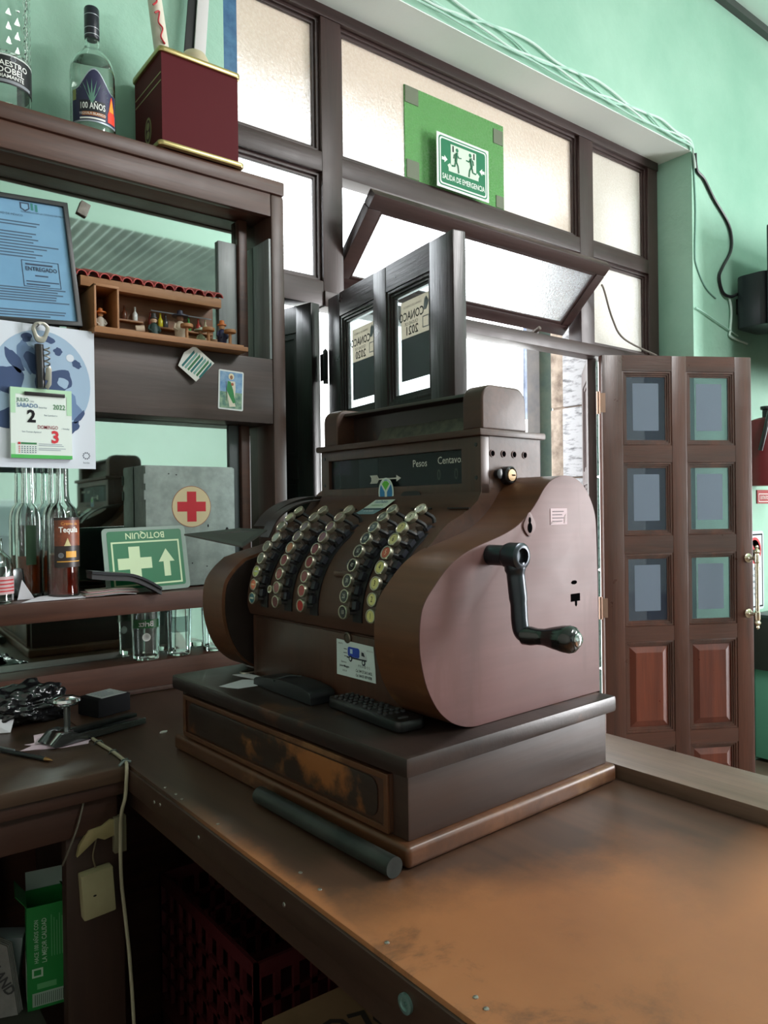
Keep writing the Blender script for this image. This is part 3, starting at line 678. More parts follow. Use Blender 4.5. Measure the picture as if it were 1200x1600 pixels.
esc = MB().prism([(p.x, p.y) for p in smoothpath([(0, .020, 0), (.008, .012, 0), (.0145, 0, 0), (.009, -.010, 0), (0, -.016, 0), (-.009, -.010, 0), (-.0145, 0, 0), (-.008, .012, 0)], 4, True)], (0.278, 0.032, 0.413), X, Z, (0, -0.0022, 0)).build('keyhole_plate', M_side, RG, 0.0006)
sheet(ell(0, -0.003, 0.0052, 0.0078, 14), Ms(0.278, 0.413, 0.0297), 0.0004, M_hole, 'keyhole', esc); sheet(ell(0, 0.008, 0.0026, 0.005, 10), Ms(0.278, 0.413, 0.0297), 0.0004, M_hole, 'keyhole', esc)
lb = sheet(rect(-.021, .021, -.0125, .0125), Ms(0.351, 0.4255, 0.032), 0.0006, flat('metal_label', (134, 108, 110), 0.45, 0.1), 'registration_plate', RG)
for k in range(4): sheet(rect(-.016, .012-.004*(k % 2), .007-k*.005, .0085-k*.005), Ms(0.351, 0.4255, 0.0313), 0.0003, flat('label_worn', (84, 66, 72), 0.6), 'plate_line', lb)
for P in ([(-.019, -.011), (-.010, -.0108), (-.006, -.008), (-.018, -.0075)], [(.013, -.011), (.019, -.006), (.018, .004), (.014, 0)]): sheet(P, Ms(0.351, 0.4255, 0.0313), 0.0003, flat('chip_grey', (168, 150, 150), 0.6), 'plate_chip', lb)
sheet(ell(0, 0, 0.0075, 0.0032, 12), Ms(0.389, 0.321, 0.032), 0.0004, M_hole, 'slot', RG)
sheet([(-.012, -.006), (-.001, -.006), (-.001, -.012), (.0015, -.0145), (.004, -.012), (.004, -.006), (.012, -.006), (.012, .006), (-.012, .006)], Ms(0.392, 0.297, 0.032), 0.0004, M_hole, 'slot', RG)
# crank
cr = MB().lathe([(0.0145, 0), (0.0145, 0.028), (0.0165, 0.030), (0.0185, 0.036), (0.0185, 0.056), (0.015, 0.0585), (0.0115, 0.0585), (0.0115, 0.052), (0, 0.052)], (0.192, 0.032, 0.374), (0, -1, 0), 22).build('crank_hub', M_crank, RG, smooth=True)
MB().tube(smoothpath([(0.192, -0.012, 0.365), (0.193, -0.013, 0.345), (0.192, -0.018, 0.31), (0.189, -0.022, 0.285), (0.189, -0.026, 0.272), (0.189, -0.036, 0.268)], 5), [0.0145]*4+[0.0125]*6+[0.0115]*16, 12).build('crank_arm', M_crank, RG, smooth=True)
hd = MB().lathe([(0.0125, 0), (0.0128, 0.012), (0.011, 0.022), (0.0115, 0.032), (0.0145, 0.044), (0.0175, 0.058), (0.0182, 0.068), (0.0165, 0.074), (0.012, 0.078), (0.0, 0.079)], (0.189, -0.028, 0.268), (0.16, -1, 0.02), 20).build('crank_handle', flat('ebonised_handle', (18, 17, 19), 0.16, 0, 0.6, 0.5), RG, smooth=True)
ha_ = Vector((0.16, -1, 0.02)).normalized()
MB().lathe([(0.0095, 0), (0.0095, 0.003), (0.006, 0.0055), (0, 0.006)], Vector((0.189, -0.028, 0.268))+ha_*0.0775, ha_, 16).build('handle_screw', M_chrome, hd, smooth=True)
# --- front plates, lock, slits
sheet(rrect(-.026, .026, -.012, .012, .0115), frameM((0.2695, 0.279, 0.4585), -Y, Z), 0.0012, flat('name_plate_black', (40, 40, 42), 0.35, 0.5), 'name_plate', RG)
for v in (0.259, 0.299): MB().lathe([(0.002, 0), (0, 0.001)], (0.2683, v, 0.4585), (-1, 0, 0), 8).build('plate_screw', M_keyrim, RG)
MB().lathe([(0.0085, 0), (0.0085, 0.003), (0.0068, 0.004), (0.006, 0.002), (0, 0.002)], (0.108, 0.252, 0.241), (-1, 0, 0), 18).build('drawer_lock', flat('lock_dull', (112, 104, 92), 0.35, 0.8), RG, smooth=True)
for v in (0.136, 0.156, 0.523): 
    pass
for v, w in ((0.53, 0.540), (0.53, 0.488), (0.128, 0.540), (0.128, 0.488)):
    MB().lathe([(0.0035, 0), (0.003, 0.001), (0, 0.0012)], (0.270, v, w), (-1, 0, 0), 8).build('frame_screw', M_black, RG)
# --- keys
COLS = {'A': 0.497, 'B': 0.421, 'C': 0.3455, 'D': 0.232, 'E': 0.166}
KP = [(.083, .285), (.086, .309), (.092, .332), (.102, .355), (.114, .376), (.129, .395), (.145, .412), (.164, .428), (.184, .440)]
green_, orange_, teal_, olive_, cream_ = (150, 176, 70), (222, 100, 56), (20, 96, 110), (92, 96, 74), (214, 208, 132)
KCOL = {'A': [teal_, orange_, (182, 190, 86), olive_, olive_, (176, 182, 172), (120, 122, 98), (190, 190, 158), (150, 150, 126)],
        'B': [(92, 40, 42), (126, 56, 58), (138, 44, 44), (122, 44, 48), (176, 112, 60), (116, 98, 94), (118, 104, 98), (128, 122, 116), (132, 128, 118)],
        'C': [(168, 30, 26), (152, 36, 34), (120, 40, 44), (132, 62, 62), (118, 54, 58), (128, 78, 78), (130, 96, 94), (138, 116, 110), (146, 136, 124)],
        'D': [(26, 27, 28)]*5+[(52, 54, 56), (96, 100, 100), (112, 116, 112), (126, 130, 124)],
        'E': [cream_]*4+[(176, 84, 62)]+[(206, 198, 136), (206, 196, 138), (210, 206, 184), (214, 212, 204)]}
slotm = flat('key_slot_black', (17, 17, 20), 0.5); spacem = flat('key_spacer', (92, 82, 74), 0.45); guidem = flat('key_guide', (52, 54, 62), 0.35, 0.3)
for cn, v in COLS.items():
    # dark slotted quadrant just right of the caps
    ag = [(KC[0]+0.1455*math.cos(math.radians(t)), KC[1]+0.1455*math.sin(math.radians(t))) for t in range(181, 110, -5)]
    ag = [p if p[0] < .165 else (p[0], max(p[1], 0.391+(p[0]-.160)*0.76)) for p in ag]
    inr = [(KC[0]+(p[0]-KC[0])*0.97, KC[1]+(p[1]-KC[1])*0.97) for p in ag]
    MB().prism(ag+inr[::-1], (0, v-0.027, 0), UA, WA, (0, 0.021, 0)).build('key_slot', slotm, RG)
    gd = MB(); sp = MB()
    for i in range(8):
        a = Vector(((KP[i][0]+KP[i+1][0])/2, 0, (KP[i][1]+KP[i+1][1])/2)); c = Vector((KC[0], 0, KC[1])); n = (a-c).normalized()
        t = Vector((-n.z, 0, n.x)); s0 = c+n*0.146
        gd.prism([(-.006, -.0045), (.006, -.0045), (.006, .0045), (-.006, .0045)], s0+Vector((0, v-0.0165, 0)), t, (0, 1, 0), n*0.007)
        sp.prism([(-.0085, 0), (-.004, -.0075), (.004, -.0075), (.0085, 0), (.004, .0075), (-.004, .0075)], s0+Vector((0, v-0.002, 0)), t, (0, 1, 0), n*0.010)
    gd.build('key_guides', guidem, RG)
    sp.build('key_spacers', spacem, RG)
    for i, (u, w) in enumerate(KP):
        p = Vector((u, v, w)); c = Vector((KC[0], v, KC[1])); ee = math.radians(3+5.6*i); n = Vector((-math.cos(ee), 0, math.sin(ee)))
        if cn == 'A' and i == 5: p = p - n*0.006
        k = MB().lathe([(0.0075, -0.0062), (0.0102, -0.0055), (0.0108, 0.0), (0.0104, 0.0016), (0.0090, 0.0018), (0.0084, 0.0002), (0, 0.0002)], p, n, 22).build('key', M_keyrim, RG, smooth=True)
        c3 = KCOL[cn][i]
        MB().lathe([(0.0085, 0.0), (0.0083, 0.0009), (0, 0.0011)], p, n, 18).build('key_face', flat('key_face_%d_%d_%d' % c3, c3, 0.25, 0, 0.5, 0.3), k, smooth=True)
        q = p - n*0.005; base = c + (q-c).normalized()*0.140 + Vector((0, -0.0165, 0))
        MB().tube(smoothpath([q+Vector((0, -.003, 0)), q - n*0.006+Vector((0, -.009, 0)), q - n*0.016+Vector((0, -.015, 0)), base], 3), 0.0036, 6).build('key_stem', slotm, k, smooth=True)
        t = Vector((-n.z, 0, n.x)); t = t if t.z > 0 else -t
        Mk = frameM(p+n*0.0011, -Y, t)
        if cn == 'D': text(str((i+1)*10), 0.0092, flat('key_numeral_pale', (190, 192, 180), 0.5), Mk, k, sx=0.72)
        elif cn == 'E': text(str(i+1), 0.0120, flat('key_numeral_dark', (50, 44, 30), 0.5) if i != 4 else flat('key_numeral_cream', (224, 200, 170), 0.5), Mk, k, sx=0.8)
        elif cn == 'A' and i in (0, 1, 2): sheet(rect(-.0055, .0055, -.0016, .0016), Mk, 0.0003, flat('key_bar', (196, 206, 190), 0.5) if i != 1 else flat('key_bar_o', (240, 190, 150), 0.5), 'key_bar', k)
for v, dw in ((0.43, 0), (0.235, 0), (0.15, 0), (0.36, 0)):
    rbox('case_slit', 0.2385, 0.2425, v-0.035, v+0.012, 0.4395, 0.4415, slotm, 0)
MB().lathe([(0.0068, 0), (0.0068, 0.006), (0.0048, 0.006), (0.0048, 0.002), (0, 0.002)], (KC[0]-0.143, 0.456, 0.302), (-1, 0, 0.2), 16).build('indicator_lock', M_keyrim, RG, smooth=True)
MB().lathe([(0.0075, 0), (0.0070, 0.004), (0.0045, 0.0045), (0.004, 0.002), (0, 0.002)], (KC[0]-0.118, 0.263, KC[1]+0.083), (-0.8, 0, 0.6), 16).build('indicator_lock', M_black, RG, smooth=True)
rbox('total_lever', 0.110, 0.150, 0.242, 0.292, 0.334, 0.343, M_regv, 0.002)

# ================================================================== ON THE BACK BAR TOP
G_clear = glass('clear_glass', (250, 253, 252), 1.45)
def shell(prof, t=0.003):
    """closed glass wall from an outer profile (r,z) bottom to top"""
    inn = [(max(r-t, 0.0005), z+(t*1.5 if i == 0 else 0)) for i, (r, z) in enumerate(prof)]
    return [(0, prof[0][1])] + prof + inn[::-1] + [(0, inn[0][1])]
ST = 2.296
def arc_label(parent, r, z0, z1, half, mat, name, o, face, top=None, n=18, t=0.0005):
    """label bent round a bottle: face = direction angle of its middle (rad, 0 = -Y)"""
    vs = []; fs = []
    for i in range(n+1):
        a = face - half + 2*half*i/n
        zt = z1 if top is None else z0+(z1-z0)*top(2.0*i/n-1)
        for rr in (r, r+t):
            for z in (z0, zt): vs.append(Vector(o)+Vector((rr*math.sin(a), -rr*math.cos(a), z)))
    for i in range(n):
        b = i*4; fs += [(b+2, b+6, b+7, b+3), (b, b+1, b+5, b+4), (b+1, b+3, b+7, b+5), (b, b+4, b+6, b+2)]
    fs += [(0, 2, 3, 1), (n*4, n*4+1, n*4+3, n*4+2)]
    return MB().add(vs, fs).build(name, mat, parent, smooth=True)
def around(o, r, face, z): # matrix for wrapped text: local x along circumference, y up, z outward
    m = Matrix.Rotation(face, 4, 'Z') @ frameM((0, 0, 0), X, Z); m.translation = Vector(o)+Vector((0, 0, z)); return m
# the 100 years bottle
tb = thing('liquor_bottle', 'clear bottle with a dark blue agave label and black cap on the top shelf', 'bottle', (0.583, 1.885, ST))
r = 0.052
bp = [(r*.9, 0), (r, 0.006), (r, 0.155), (r*.97, 0.172), (r*.84, 0.192), (r*.6, 0.208), (0.021, 0.217), (0.017, 0.228), (0.0155, 0.25), (0.0155, 0.262)]
MB().lathe(shell(bp), seg=36).build('glass_body', G_clear, tb, smooth=True)
MB().lathe([(0.0, 0.004+.004), (r-.004, 0.008), (r-.004, 0.152), (r*.92, 0.170), (r*.78, 0.188), (0, 0.1885)], seg=32).build('tequila', glass('white_tequila', (238, 246, 240), 1.35), tb, smooth=True)
MB().lathe([(0.0165, 0.245), (0.0175, 0.248), (0.0175, 0.318), (0.016, 0.321), (0, 0.3215)], seg=24).build('cap', flat('black_cap', (28, 28, 40), 0.3), tb, smooth=True)
for z in (0.252, 0.268, 0.300): MB().lathe([(0.0178, z), (0.0178, z+0.0015)], seg=24).build('cap_line', flat('cap_silver', (190, 190, 200), 0.3, 0.7), tb, smooth=True)
FB = -0.22
arch = lambda s: 0.62 + 0.38*(math.cos(min(abs(s)*1.25, 1)*PI)+1)/2
arc_label(tb, r+.0004, 0.022, 0.150, 1.12, flat('label_silver', (170, 180, 190), 0.4, 0.4), 'label_border', (0, 0, 0), FB, arch)
arc_label(tb, r+.0010, 0.026, 0.146, 1.07, flat('label_night_blue', (36, 36, 72), 0.45), 'label', (0, 0, 0), FB, arch)
mag = flat('agave_print', (96, 140, 124), 0.5)
for k in range(13):
    a = (k-6)*0.21; L_ = 0.056*(1-abs(k-6)*0.045)
    pts = [(-.003*math.cos(a), .003*math.sin(a)), (.003*math.cos(a), -.003*math.sin(a)), (L_*math.sin(a), L_*math.cos(a))]
    vs = []
    for x, y in pts:
        an = FB-0.12+x/r; vs.append(Vector(((r+.0022)*math.sin(an), -(r+.0022)*math.cos(an), 0.068+y)))
    MB().add(vs+[v*1.004 for v in vs], [(0, 1, 2), (3, 5, 4), (0, 3, 4, 1), (1, 4, 5, 2), (2, 5, 3, 0)]).build('agave_leaf', mag, tb)
arc_label(tb, r+.0018, 0.046, 0.072, 0.56, flat('label_black', (22, 26, 32), 0.5), 'title_band', (0, 0, 0), FB-0.1)
text('100 AÑOS', 0.0215, M_wht, around((0, 0, 0), r, FB-0.1, 0.0585), tb, wrap=r+.0022, sx=0.62, bold=0.012)
arc_label(tb, r+.0018, 0.036, 0.045, 0.5, flat('label_copper', (170, 110, 70), 0.5), 'copper_band', (0, 0, 0), FB-0.05)
text('TEQUILA BLANCO', 0.0075, M_wht, around((0, 0, 0), r, FB-0.1, 0.0405), tb, wrap=r+.0024)
arc_label(tb, r+.0018, 0.028, 0.032, 0.55, M_wht, 'white_band', (0, 0, 0), FB-0.1)
for c, w_, zz in (((226, 60, 36), 0.22, (0.03, 0.095)), ((248, 150, 40), 0.13, (0.058, 0.088))):
    arc_label(tb, r+.0016+(0.0004 if w_ < .2 else 0), zz[0], zz[1], w_, flat('bell_%d' % c[1], c, 0.5), 'bell_print', (0, 0, 0), FB+0.80, lambda s: 0.25+0.75*math.exp(-(s*1.6)**2))
arc_label(tb, r+.0014, 0.075, 0.10, 0.10, flat('label_olive', (140, 150, 90), 0.5), 'leaf_print', (0, 0, 0), FB-0.95)
# faceted bottle at the frame edge
md = thing('liquor_bottle', 'tall clear bottle of diamond-cut glass with a black label, at the shelf end', 'bottle', (0.385, 1.885, ST))
r = 0.057
mm = MB(); n = 28; rows = 17
vs = []; fs = []
for j in range(rows+1):
    z = 0.122+0.016*j
    for i in range(n):
        a = 2*PI*(i+0.5*(j % 2))/n; rr = r*(1.0 if (i+j) % 2 else 0.962)
        vs.append((rr*math.cos(a), rr*math.sin(a), z))
for j in range(rows):
    for i in range(n):
        a, b, c, d = j*n+i, j*n+(i+1) % n, (j+1)*n+i, (j+1)*n+(i+1) % n
        if j % 2 == 0: fs += [(a, b, c), (b, d, c)]
        else: fs += [(a, b, d), (a, d, c)]
fs.append(tuple(range(n-1, -1, -1))); fs.append(tuple(rows*n+i for i in range(n)))
mm.add(vs, fs); mm.build('cut_glass_body', G_clear, md)
MB().lathe(shell([(r*.9, 0), (r, 0.006), (r, 0.118), (r*.99, 0.1215)]), seg=36).build('glass_base', G_clear, md, smooth=True)
FM = 0.02
arc_label(md, r+.0005, 0.046, 0.112, 2.4, flat('label_matt_black', (24, 25, 28), 0.5), 'label', (0, 0, 0), FM)
arc_label(md, r+.0006, 0.109, 0.112, 2.4, flat('label_white_line', (200, 206, 204), 0.5), 'label_line', (0, 0, 0), FM)
for s_, z, t_ in (('MAESTRO', 0.0905, 0.0175), ('DOBEL', 0.0755, 0.0185), ('DIAMANTE', 0.0625, 0.0115)):
    text(s_, t_, M_wht, around((0, 0, 0), r, FM+0.05, z), md, wrap=r+.0012, bold=0.012)
arc_label(md, r+.0011, 0.049, 0.0555, 0.9, M_grey, 'small_print', (0, 0, 0), FM)
MB().lathe([(0.006, 0), (0.006, .0004), (0.0045, .0004), (0.0045, 0)], Vector(((r+.001)*math.sin(FM+.12), -(r+.001)*math.cos(FM+.12), 0.1035)), (math.sin(FM+.12), -math.cos(FM+.12), 0), 16).build('emblem', M_grey, md)
# maroon tin box with gilt rims
mx = thing('maroon_box', 'square maroon box with gold rims at the right end of the top shelf', 'box', (0.832, 1.905, ST))
M_mar = flat('maroon_lacquer', (82, 20, 27), 0.6, 0, 0.15); M_marl = flat('maroon_lacquer_left', (84, 28, 36), 0.5)
hx, hy = 0.104, 0.092
for n_, b_ in (('front_side', (-hx, hx, -hy, -hy+.006)), ('back_side', (-hx, hx, hy-.006, hy)), ('left_side', (-hx, -hx+.006, -hy+.006, hy-.006)), ('right_side', (hx-.006, hx, -hy+.006, hy-.006))):
    MB().box(*b_, 0.006, 0.240).build(n_, M_mar, mx)
MB().box(-hx+.006, hx-.006, -hy+.006, hy-.006, 0.006, 0.012).build('bottom', M_mar, mx)
def rim(z0, z1, e, nm):
    o_ = rrect(-hx-e, hx+e, -hy-e, hy+e, 0.012); i_ = rrect(-hx+.004, hx-.004, -hy+.004, hy-.004, 0.006)
    k = len(o_); vs = [(x, y, z) for z in (z0, z1) for P in (o_, i_) for x, y in P]; fs = []
    for i in range(k):
        j = (i+1) % k
        fs += [(i, k+i, k+j, j), (2*k+i, 2*k+j, 3*k+j, 3*k+i), (i, j, 2*k+j, 2*k+i), (k+i, 3*k+i, 3*k+j, k+j)]
    return MB().add(vs, fs).build(nm, M_gold, mx, 0.004, 2)
rim(0.236, 0.250, 0.007, 'top_rim'); rim(0.0005, 0.0135, 0.013, 'bottom_rim')
for z in (0.166, 0.186): MB().box(-hx-.0006, -hx, -hy+.004, hy-.004, z, z+.003).build('gold_line', M_gold, mx)
MB().prism(ell(0, 0, .022, .034, 20), (-hx-.0002, -0.0, 0.075), -Y, Z, (-.0005, 0, 0)).build('gold_emblem', M_gold, mx)
MB().prism(ell(0, 0, .016, .028, 20), (-hx-.0006, -0.0, 0.075), -Y, Z, (-.0004, 0, 0)).build('emblem_field', M_marl, mx)
for yy, zz, ry_ in ((0, .086, .010), (0, .064, .010)): MB().prism(ell(0, 0, .010, ry_, 14), (-hx-.0009, yy, zz), -Y, Z, (-.0004, 0, 0)).build('gold_emblem', M_gold, mx)
M_tube = flat('cream_tube', (212, 206, 190), 0.5)
t1 = thing('cream_tube', 'slim cream tube with red lettering leaning up out of the maroon box', 'tube', (0.775, 1.885, ST+0.015))
MB().tube([(0, 0, 0), (-0.012, 0, 0.235), (-0.040, 0.0, 0.44)], [0.0195, 0.0195, 0.0175], 20).build('shaft', M_tube, t1, smooth=True)
MB().tube(smoothpath([(-0.042, -.0215, 0.345), (-0.030, -.0222, 0.352), (-0.033, -.0222, 0.325), (-0.022, -.0222, 0.312), (-0.027, -.0222, 0.29), (-.016, -.0215, 0.275)], 5), 0.0022, 6).build('red_lettering', M_red, t1, smooth=True)
MB().tube(smoothpath([(-0.040, -.0205, 0.41), (-.048, -.0205, 0.395), (-0.036, -.0215, 0.378), (-.046, -.0205, 0.364)], 5), 0.0022, 6).build('red_lettering', M_red, t1, smooth=True)
tag(MB().lathe([(0.036, 0), (0.040, 0.250), (0.037, 0.272), (0.028, 0.288), (0.014, 0.297), (0, 0.299)], (0.846, 1.880, ST+0.013), Z, 24).build('domed_canister', flat('beige_canister', (196, 182, 152), 0.5), smooth=True), 'beige round-topped canister standing in the maroon box', 'canister')
tag(MB().prism(rect(-.017, .017, 0, 0.62), (0.872, 1.965, ST+0.013), (1, 0, 0.05), (0.09, 0.02, 1), (0, .006, 0)).build('white_stick', flat('slat_white', (208, 204, 204), 0.5), None, 0.002), 'flat white stick sticking up from the back of the maroon box', 'stick')
tag(MB().prism(rect(-.015, .015, 0, 0.62), (0.842, 1.975, ST+0.013), (1, 0, 0.05), (0.10, 0.02, 1), (0, .006, 0)).build('black_stick', flat('slat_black', (38, 36, 38), 0.5), None, 0.002), 'flat black stick beside the white one in the maroon box', 'stick')
wl = MB().tube(smoothpath([(0.905, 1.97, ST+.20), (0.91, 1.965, ST+.25), (0.895, 1.965, ST+.285), (0.885, 1.965, ST+.33)], 6), 0.004, 6).build('white_lead', M_wht, smooth=True)
tag(wl, 'thin white lead looping over the back rim of the maroon box', 'cable')

# ================================================================== MIDDLE SHELF
SZ = 1.8055
# framed licence
a_ = Vector((0.998, 0, 0.065)).normalized(); b_ = Vector((-0.075, 0.13, 0.985)); b_ = (b_ - a_*b_.dot(a_)).normalized()
fr = thing('framed_certificate', 'black framed blue certificate leaning on the middle shelf, left', 'certificate', (0.531, 1.826, SZ+0.017))
MF = frameM((0, 0, 0), a_, b_)
FWd, FHt = 0.236, 0.298
frm = MB().ring((-FWd, 0, 0, FHt), (-FWd+.011, -.011, .011, FHt-.011), (0, 0, 0), MF.to_3x3()@X, MF.to_3x3()@Y, MF.to_3x3()@(Z*.012)).build('frame', flat('frame_black', (34, 36, 38), 0.35), fr, 0.0015)
sheet(rect(-FWd+.006, -.006, .006, FHt-.006), MF @ Matrix.Translation((0, 0, .002)), .004, speck('blue_paper', (104, 148, 182), (118, 162, 194), 4, rough=0.7), 'blue_paper', fr)
def fl(x0, x1, y, h, m=M_grey): sheet(rect(x0, x1, y-h/2, y+h/2), MF @ Matrix.Translation((0, 0, .0062)), .0003, m, 'text_line', fr)
mtx = flat('ink_grey', (64, 86, 108), 0.6)
random.seed(5)
for y in [.236, .229, .211, .204, .197, .190, .183, .176, .169, .162, .155]: fl(-.22, -.03-random.random()*.06, y, .0028, mtx)
for y in [.082, .076, .070, .064, .058, .052, .030, .024, .012+.006]: fl(-.22, -.022-random.random()*.05, y, .0028, mtx)
T_ = lambda x, y: MF @ Matrix.Translation((x, y, .0064))
text('GOBIERNO DE LA CIUDAD DE MÉXICO', .0058, mtx, T_(-.053, .262), fr)
text('ALCALDÍA EN LA CIUDAD DE MÉXICO', .0068, mtx, T_(-.16, .252), fr)
sheet([(-.105, .284), (-.085, .284), (-.085, .270), (-.095, .263), (-.105, .270)], MF @ Matrix.Translation((0, 0, .0062)), .0003, flat('ink_navy', (44, 60, 84), 0.6), 'crest', fr)
sheet([(-.102, .281), (-.088, .281), (-.088, .271), (-.095, .2665), (-.102, .271)], MF @ Matrix.Translation((0, 0, .0064)), .0003, flat('blue_paper_l', (116, 158, 190), 0.4), 'crest_field', fr)
for i in range(4):
    for s in (-1, 1): sheet(ell(-.075+s*.0045, .270+i*.0042-.002*(s+1)/2, .0034, .0022, 10), MF @ Matrix.Translation((0, 0, .0062)), .0003, flat('ink_teal', (44, 120, 116), 0.6), 'emblem', fr)
ink = flat('ink_navy', (44, 60, 84), 0.6)
o3 = MF.to_3x3()
MB().ring((-.116, -.036, .086, .148), (-.1145, -.0375, .0875, .1465), MF @ Vector((0, 0, .0062)), o3@X, o3@Y, o3@(Z*.0004)).build('stamp_border', ink, fr)
text('ENTREGADO', .0135, ink, T_(-.075, .128), fr, bold=.02, sx=.85)
fl(-.108, -.05, .139, .004, ink); fl(-.09, -.062, .113, .003, ink); fl(-.11, -.04, .099, .0025, ink); fl(-.11, -.06, .092, .003, ink)
# miniature tiled cantina
mc = thing('miniature_cantina', 'little wooden model cantina with a red tile roof, standing on the middle shelf', 'model', (0.735, 1.85, SZ))
P_ = lambda x, y, z: (x-0.735, y-1.85, z-SZ)
M_pine = wood('pine', (156, 104, 64), (190, 136, 88), 'x', 20, 0.5, 0.1); M_pined = wood('pine_dark', (122, 78, 48), (150, 100, 64), 'x', 20, 0.5, 0.1)
def cb(n_, x0, x1, y0, y1, z0, z1, m, bv=.001): return MB().box(x0-.735, x1-.735, y0-1.85, y1-1.85, z0-SZ, z1-SZ).build(n_, m, mc, bv)
cb('base', .545, .937, 1.775, 1.911, SZ+.0006, SZ+.012, M_pine); cb('base_step', .55, .93, 1.785, 1.905, SZ+.012, SZ+.018, M_pine)
cb('back_wall', .55, .90, 1.905, 1.911, SZ+.018, 1.97, M_pined)
cb('eave_beam', .535, .895, 1.842, 1.862, 1.928, 1.952, M_pine); cb('eave_beam', .54, .89, 1.862, 1.905, 1.935, 1.944, M_pined)
M_tile = speck('roof_tile_red', (158, 40, 34), (182, 54, 44), 30, rough=0.5)
for i in range(14):
    x = .538+i*.0268
    th_ = MB(); n_ = 8; R1, R2 = .0132, .0108
    o1 = [(R1*math.cos(PI*k/n_), R1*math.sin(PI*k/n_)) for k in range(n_+1)]; i1 = [(R2*math.cos(PI*k/n_), R2*math.sin(PI*k/n_)) for k in range(n_, -1, -1)]
    th_.prism(o1+i1, P_(x, 1.838, 1.951+.002*(i % 2)), X, Z, (0, .066, .022)).build('roof_tile', M_tile, mc, smooth=True)
for n_, b in (('cabin_side', (.553, .558, 1.80, 1.905, SZ+.018, 1.925)), ('cabin_side', (.606, .611, 1.80, 1.905, SZ+.018, 1.92)), ('cabin_top', (.553, .611, 1.80, 1.905, 1.92, 1.926))): cb(n_, *b, M_pine)
cb('bottle_shelf', .615, .70, 1.883, 1.905, 1.868, 1.873, M_pine); cb('bottle_shelf', .72, .89, 1.883, 1.905, 1.862, 1.867, M_pine); cb('counter', .63, .70, 1.85, 1.885, SZ+.018, SZ+.035, M_pine); cb('counter', .80, .90, 1.85, 1.885, SZ+.018, SZ+.04, M_pine)
for x, z, c, g in ((.628, 1.873, (220, 226, 226), 1), (.655, 1.873, (92, 48, 28), 0), (.682, 1.873, (220, 226, 226), 1), (.722, 1.867, (110, 40, 30), 0), (.748, 1.867, (206, 196, 40), 0), (.762, 1.867, (60, 60, 62), 0), (.825, 1.867, (60, 150, 70), 0), (.852, 1.867, (170, 60, 50), 0), (.872, 1.867, (190, 180, 150), 0)):
    MB().lathe([(.006, 0), (.0065, .002), (.0065, .018), (.0025, .025), (.0025, .036), (0, .0362)], P_(x, 1.893, z), Z, 12).build('mini_bottle', flat('mini_%d_%d' % (c[0], c[2]), c, 0.2), mc, smooth=True)
cb('rail_bar', .72, .885, 1.882, 1.884, 1.903, 1.906, M_grey, 0)
for x, y in ((.777, 1.795), (.838, 1.800), (.893, 1.790)):
    s_ = MB().lathe([(.006, 0), (.004, .002), (.004, .026), (.015, .028), (.016, .032), (.015, .036), (0, .037)], P_(x, y, SZ+.018), Z, 14).build('stool', M_pine, mc, smooth=True)
def fig(x, y, z, bodyc, headc, hatc, hat_r, s=1.0):
    f = MB().lathe([(.010*s, 0), (.012*s, .008*s), (.013*s, .024*s), (.009*s, .036*s), (.004*s, .040*s), (0, .0402*s)], P_(x, y, z), Z, 12).build('figurine', flat('fig_%d_%d' % (bodyc[0], bodyc[2]), bodyc, 0.5), mc, smooth=True)
    MB().lathe([(0, -.008*s), (.006*s, -.005*s), (.008*s, 0), (.006*s, .006*s), (0, .008*s)], P_(x, y, z+.046*s), Z, 12).build('head', flat('fig_head_%d' % headc[0], headc, 0.5), f, smooth=True)
    MB().lathe([(hat_r, 0), (hat_r*.98, .003), (.007*s, .004), (.006*s, .013*s), (0, .015*s)], P_(x, y, z+.050*s), Z, 14).build('hat', flat('hat_%d_%d' % (hatc[0], hatc[2]), hatc, 0.5), f, smooth=True)
    for sgn in (-1, 1): MB().tube([P_(x+sgn*.011*s, y, z+.033*s), P_(x+sgn*.015*s, y-.004, z+.022*s), P_(x+sgn*.008*s, y-.012*s, z+.016*s)], .0028*s, 6).build('arm', flat('fig_%d_%d' % (bodyc[0], bodyc[2]), bodyc, 0.5), f, smooth=True)
fig(.578, 1.835, SZ+.018, (206, 200, 190), (200, 150, 110), (196, 108, 40), .014, .85)
fig(.712, 1.845, SZ+.018, (40, 62, 60), (206, 176, 150), (36, 34, 36), .010, 1.0)
fig(.775, 1.830, SZ+.022, (196, 180, 160), (120, 86, 66), (34, 36, 60), .021, 1.15)
fig(.832, 1.835, SZ+.014, (150, 160, 130), (190, 150, 120), (170, 180, 160), .018, .75)
fig(.885, 1.820, SZ+.020, (40, 40, 74), (200, 110, 60), (196, 96, 40), .012, 1.0)
tag(MB().lathe([(.008, 0), (.008, .02), (.0, .0205)], (.650, 1.80, SZ+.026), (0.9, -.2, .1), 12).build('tiny_barrel', flat('barrel_pale', (190, 170, 150), 0.5), smooth=True), 'tiny pale barrel lying on the base of the model cantina', 'barrel')
